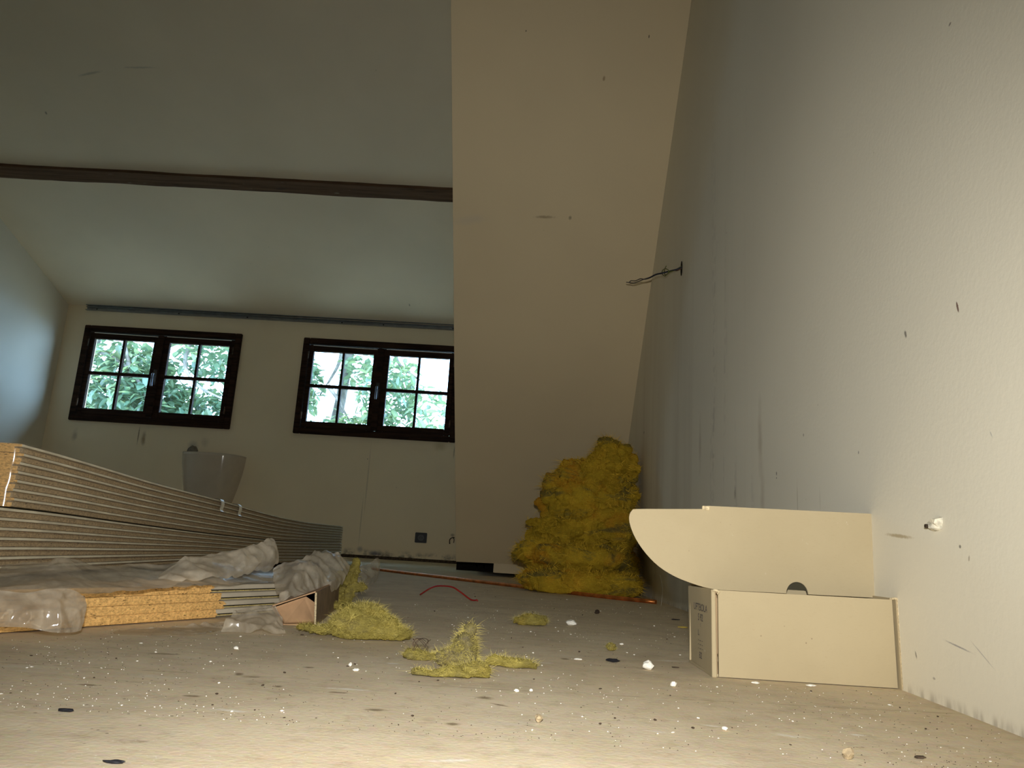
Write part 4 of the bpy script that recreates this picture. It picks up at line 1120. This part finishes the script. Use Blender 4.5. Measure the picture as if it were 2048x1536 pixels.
tag(obj('red_cable', bm, M_REDW), 'short bent red cable arched on the floor in front of the copper pipe', 'cable')

# ------------------------------------------------------------------ debris on the floor
def chip_bm(r, seed, flat=.5):
    R_ = random.Random(seed); bm = bmesh.new(); bmesh.ops.create_icosphere(bm, subdivisions=2, radius=1)
    ax = (R_.uniform(.8, 1.2), R_.uniform(.6, .95), flat)
    for v in bm.verts:
        n_ = 1 + .45*noise.noise(v.co*1.6+Vector((seed, 0, 0)))
        v.co = Vector((v.co.x*ax[0], v.co.y*ax[1], v.co.z*ax[2]))*r*n_
    zmn = min(v.co.z for v in bm.verts)
    for v in bm.verts: v.co.z -= zmn
    return bm
def chip(px, py, r, seed, label, m=None, cat='plaster chip', name='plaster_chip', flat=.5, stretch=1., group=None):
    bm = chip_bm(r, seed, flat)
    o = obj(name, bm, m or M_PLAS); p = at_z(px, py); o.location = (p.x, p.y, .0002); o.rotation_euler = (0, 0, seed*1.3); o.scale = (stretch, 1, 1)
    if stretch != 1: o.rotation_euler = (0, 0, .1)
    return tag(o, label, cat, group)
chip(1296, 1340, .0068, 1, 'largest white plaster chip on the floor just left of the cardboard box', flat=.75)
chip(1142, 1252, .0095, 2, 'white speckled plaster chip on the floor in front of the insulation heap', flat=.6)
chip(1347, 1374, .0042, 3, 'small white plaster chip in front of the left corner of the cardboard box', flat=.7)
chip(700, 1334, .0032, 4, 'small white plaster lump on the floor before the large flat wool piece', flat=.6)
chip(712, 1343, .0030, 5, 'small white plaster lump right beside another on the near left floor', flat=.5)
chip(1156, 1320, .0035, 6, 'flat white plaster flake on the floor left of the black rubber bit', flat=.3, stretch=1.5)
chip(1511, 1368, .0030, 7, 'white plaster crumb at the foot of the box front, left one of two', flat=.4, stretch=1.5)
chip(1622, 1374, .0034, 8, 'white plaster crumb at the foot of the box front, right one of two', flat=.4, stretch=1.7)
chip(472, 1300, .0035, 9, 'white plaster crumb on the floor in front of the broken orange board edge', flat=.6)
chip(1243, 1290, .0032, 10, 'white plaster crumb on the floor joint near the tiny brown tuft', flat=.5)
chip(1033, 1385, .0026, 12, 'white plaster crumb on the bare floor in front of the curled wool shred', flat=.6)
chip(1062, 1384, .0022, 13, 'tiny white crumb on the bare floor nearest the curled wool shred', flat=.6)
chip(1450, 1461, .0030, 14, 'white plaster crumb on the foreground floor below the box', flat=.5)
chip(812, 1266, .0040, 15, 'white plaster crumb at the tip of the large flat wool piece', flat=.5)
chip(1225, 1325, .0042, 20, 'black rubber bit lying on the floor left of the cardboard box', M_COAL, 'rubber bit', 'rubber_bit', .5, 1.9)
chip(130, 1424, .0032, 21, 'black shred on the foreground floor at the left', M_COAL, 'rubber bit', 'rubber_bit', .35, 2.2)
chip(228, 1528, .0028, 22, 'dark shred at the bottom edge of the foreground floor', M_COAL, 'rubber bit', 'rubber_bit', .35, 2.)
chip(1194, 1228, .0060, 23, 'dark brown crumb on the floor between the heap and the box', M_DIRT, 'dirt crumb', 'dirt_crumb', .8)
chip(1351, 1240, .0040, 24, 'black splinter on the floor by the right wall behind the box', M_COAL, 'splinter', 'splinter', .3, 2.4)
chip(1350, 1336, .0026, 25, 'dark sliver on the floor beside the left end of the cardboard box', M_DIRT, 'splinter', 'splinter', .3, 2.)
chip(1840, 1518, .0026, 26, 'dark brown crumb on the foreground floor at the right', M_DIRT, 'dirt crumb', 'dirt_crumb', .5, 1.6)
chip(1366, 1256, .0050, 27, 'yellow wool sliver on the floor just behind the left end of the box', M_FIBW, 'splinter', 'wool_sliver', .3, 2.2)
chip(1077, 1446, .0045, 28, 'brown papery curl on the middle of the foreground floor', M_PAPER, 'paper curl', 'paper_curl', .7)
chip(1697, 1519, .0045, 29, 'tan papery flake on the foreground floor right of centre', M_PAPER, 'paper curl', 'paper_curl', .9)
R_ = random.Random(77)
# medium crumbs, each its own object, copies sharing mesh data
pro = [obj_me for _ in ()]
mw = []; md_ = []
def crumbs(n, mat, label, cat, name, group, rr, yr, seed):
    R2 = random.Random(seed); meshes = []
    for q in range(5):
        bm = chip_bm(1., seed*10+q, .55); me = bpy.data.meshes.new(name); bm.to_mesh(me); bm.free(); me.materials.append(mat); meshes.append(me)
    k = 0
    while k < n:
        y = yr[0] + (yr[1]-yr[0])*R2.random()**1.6; x = R2.uniform(-.62*y-.02, min(.44, .6*y))
        if .2 < x and .94 < y < 1.13: continue
        if x < -.25 and .88 < y and x < -.632+(y-.892)*.452+.05: continue
        if y > 2.3 and x > -.05: continue
        if x < -.24 and y > 1.15: continue
        if -.27 < x < -.1 and 1.05 < y < 1.35: continue
        o = bpy.data.objects.new(name, R2.choice(meshes)); C.objects.link(o)
        s = R2.uniform(*rr)*(.75+.35*y); o.location = (x, y, .0002); o.scale = (s*R2.uniform(.8, 1.5), s, s*R2.uniform(.6, 1)); o.rotation_euler = (0, 0, R2.uniform(0, 6))
        tag(o, label, cat, group); k += 1
crumbs(90, M_PLAS, 'tiny white plaster crumb scattered on the bare dusty floor', 'plaster crumb', 'plaster_crumb', 'white crumbs on the floor', (.0006, .0015), (.62, 2.3), 5)
crumbs(70, M_DIRT, 'tiny dark dirt crumb scattered on the bare dusty floor', 'dirt crumb', 'dirt_crumb', 'dark crumbs on the floor', (.0006, .0016), (.62, 2.3), 6)
def dust(name, n, mat, seed, rr, label):
    R2 = random.Random(seed); bm = bmesh.new(); k = 0
    while k < n:
        y = .6 + 2.2*R2.random()**1.7; x = R2.uniform(-.62*y-.02, min(.45, .62*y))
        dens = .5+noise.noise(Vector((x*4, y*4, seed)))
        if R2.random() > dens: continue
        if .2 < x and .94 < y < 1.13: continue
        if x < -.25 and .86 < y and x < -.632+(y-.892)*.452+.03: continue
        s = R2.uniform(*rr)*(.7+.4*y); a = R2.uniform(0, 6)
        vs = [bm.verts.new((x+s*1.3*math.cos(a+2*PI*q/4), y+s*math.sin(a+2*PI*q/4), .0001)) for q in range(4)]
        tp = bm.verts.new((x, y, .0001+s*1.1))
        for q in range(4): bm.faces.new((vs[q], vs[(q+1) % 4], tp))
        k += 1
    o = obj(name, bm, mat); o['kind'] = 'stuff'; tag(o, label, 'debris')
dust('plaster_dust', 950, M_PLAS, 31, (.00018, .0006), 'fine white plaster dust specks strewn over the floor')
dust('dirt_specks', 1300, M_DIRT, 32, (.0002, .0006), 'fine dark dirt specks strewn over the floor')
# hair-thin cobweb by the box
bm = bmesh.new()
tube(bm, smoothpath([at_z(1322, 1212, .002)+Vector((0, 0, 0)), at_y(1325, 1180, 2.2), at_y(1320, 1150, 2.2)], 6), .0006, 4)
tag(obj('thread', bm, M_PLAS), 'thin pale thread dangling at the foot of the insulation heap by the wall', 'thread')

# ------------------------------------------------------------------ outside: ground and trees
def leaf_mat(name, a, b):
    k = N(name)
    for n in list(k.n):
        if n.type not in ('OUTPUT_MATERIAL', 'TEX_COORD'): k.n.remove(n)
    c = k.mix(k.ramp(k.noise(5, 3), .35, .65), a, b)
    df = k.new('ShaderNodeBsdfDiffuse'); tn = k.new('ShaderNodeBsdfTranslucent'); g = k.new('ShaderNodeBsdfGlossy'); g.inputs['Roughness'].default_value = .35
    k.l.new(c, df.inputs[0]); k.l.new(k.mix(.5, c, (.36, .44, .16)), tn.inputs[0])
    m1 = k.new('ShaderNodeMixShader'); m1.inputs[0].default_value = .4; k.l.new(df.outputs[0], m1.inputs[1]); k.l.new(tn.outputs[0], m1.inputs[2])
    m2 = k.new('ShaderNodeMixShader'); m2.inputs[0].default_value = .08; k.l.new(m1.outputs[0], m2.inputs[1]); k.l.new(g.outputs[0], m2.inputs[2])
    k.l.new(m2.outputs[0], k.out.inputs[0]); return k.m
M_LEAF = leaf_mat('walnut_leaf', (.065, .13, .09), (.14, .20, .105))
M_BARK = simple('grey_bark', (.17, .15, .13), .9, .1, var=.3, scale=14)
M_GRASS = simple('dry_garden_ground', (.30, .26, .19), .9, .1, var=.3, scale=2)
bm = bmesh.new(); box(bm, (-25, D+.6, -3.2), (15, 30, -3.0)); struct(obj('ground', bm, M_GRASS))
def tree(x, y, trunk, limbs, clusters, seed, label):
    t = empty('tree', (x, y, -3.0)); R2 = random.Random(seed)
    bm = bmesh.new(); tube(bm, smoothpath([(x, y, -3.01)]+trunk, 5), lambda q: .13*(1-.65*q), 10); pobj('trunk', bm, M_BARK, t, True)
    bm = bmesh.new()
    for l in limbs: tube(bm, smoothpath(l, 6), lambda q: .030*(1-.7*q), 7)
    pobj('limbs', bm, M_BARK, t, True)
    bm = bmesh.new()
    for (cx_, cy_, cz_, rx, ry, rz, n) in clusters:
        for _ in range(n):
            while True:
                u = Vector((R2.uniform(-1, 1), R2.uniform(-1, 1), R2.uniform(-1, 1)))
                if u.length < 1: break
            p = Vector((cx_+u.x*rx, cy_+u.y*ry, cz_+u.z*rz))
            l = R2.uniform(.08, .17); wd = l*R2.uniform(.42, .6)
            d = Vector((R2.uniform(-1, 1), R2.uniform(-1, .6), R2.uniform(-.9, .3))).normalized()
            s = d.cross(Vector((R2.uniform(-.4, .4), R2.uniform(-.4, .4), 1))).normalized(); nn = s.cross(d)
            pts = [p, p+d*l*.3+s*wd*.46+nn*l*.05, p+d*l*.65+s*wd*.4+nn*l*.03, p+d*l-nn*l*.06, p+d*l*.65-s*wd*.4+nn*l*.03, p+d*l*.3-s*wd*.46+nn*l*.05]
            vs = [bm.verts.new(q) for q in pts]; mid = bm.verts.new(p+d*l*.5-nn*l*.03)
            for q in range(6): bm.faces.new((vs[q], vs[(q+1) % 6], mid))
    pobj('foliage', bm, M_LEAF, t)
    return tag(t, label, 'tree', 'trees outside the windows')
def O(px, py, y): return at_y(px, py, y)
tree(-5.6, 8.6, [(-5.5, 8.6, -1), (-5.3, 8.6, .6), (-5.0, 8.5, 2.2), (-4.6, 8.5, 4.2)],
     [[O(170, 690, 8.0), O(215, 710, 8.0), O(265, 745, 8.05), O(300, 810, 8.1), O(330, 860, 8.2)], [O(262, 745, 8.05), O(243, 670, 8.0), O(232, 640, 8.0)], [O(400, 640, 8.2), O(370, 720, 8.2), O(395, 770, 8.1), O(450, 800, 8.1)], [(-5.1, 8.5, 1.9), O(170, 690, 8.0)]],
     [(-4.45, 8.35, 1.55, .66, .55, .62, 2300), (-3.80, 8.9, 1.35, .55, .6, .5, 1100), (-4.9, 8.6, 2.8, 1.2, .9, .7, 550), (-3.6, 8.4, 2.05, .35, .5, .22, 260), (-3.2, 8.8, 1.2, .35, .5, .5, 500), (-4.3, 8.4, .6, 1., .6, .4, 300), (-4.2, 8.6, 3.1, 1.6, .9, .75, 2600), (-4.6, 8.9, 4.4, 1.6, .9, .8, 1400)],  # last clusters sit above the view, added to block high sky light
     41, 'dense green leafy tree seen through the left window')
tree(-2.35, 9.6, [(-2.35, 9.6, 0), (-2.42, 9.6, 1.0), (-2.33, 9.6, 2.0), (-2.2, 9.6, 3.8)],
     [[O(690, 660, 9.3), O(680, 720, 9.3), O(660, 760, 9.3), O(640, 790, 9.3)], [O(655, 770, 9.), O(676, 800, 9.), O(700, 845, 9.1)], [O(785, 690, 9.), O(800, 730, 9.1), O(840, 760, 9.1)]],
     [(-2.85, 9.1, 1.95, .40, .5, .42, 750), (-2.85, 9.1, 1.25, .46, .5, .34, 700), (-2.05, 9.2, 1.35, .46, .5, .30, 620), (-1.60, 9.0, 1.85, .38, .5, .55, 620), (-1.1, 9.0, 1.5, .35, .5, .5, 260), (-2.1, 9.3, 2.2, .25, .4, .2, 120), (-2.0, 9.4, 3.35, 1.5, .8, .8, 2200), (-1.2, 9.2, .65, .6, .5, .3, 160)],  # the big high cluster is unseen, added to keep sky light off the floor
     42, 'looser pale tree with bright gaps seen through the right window')
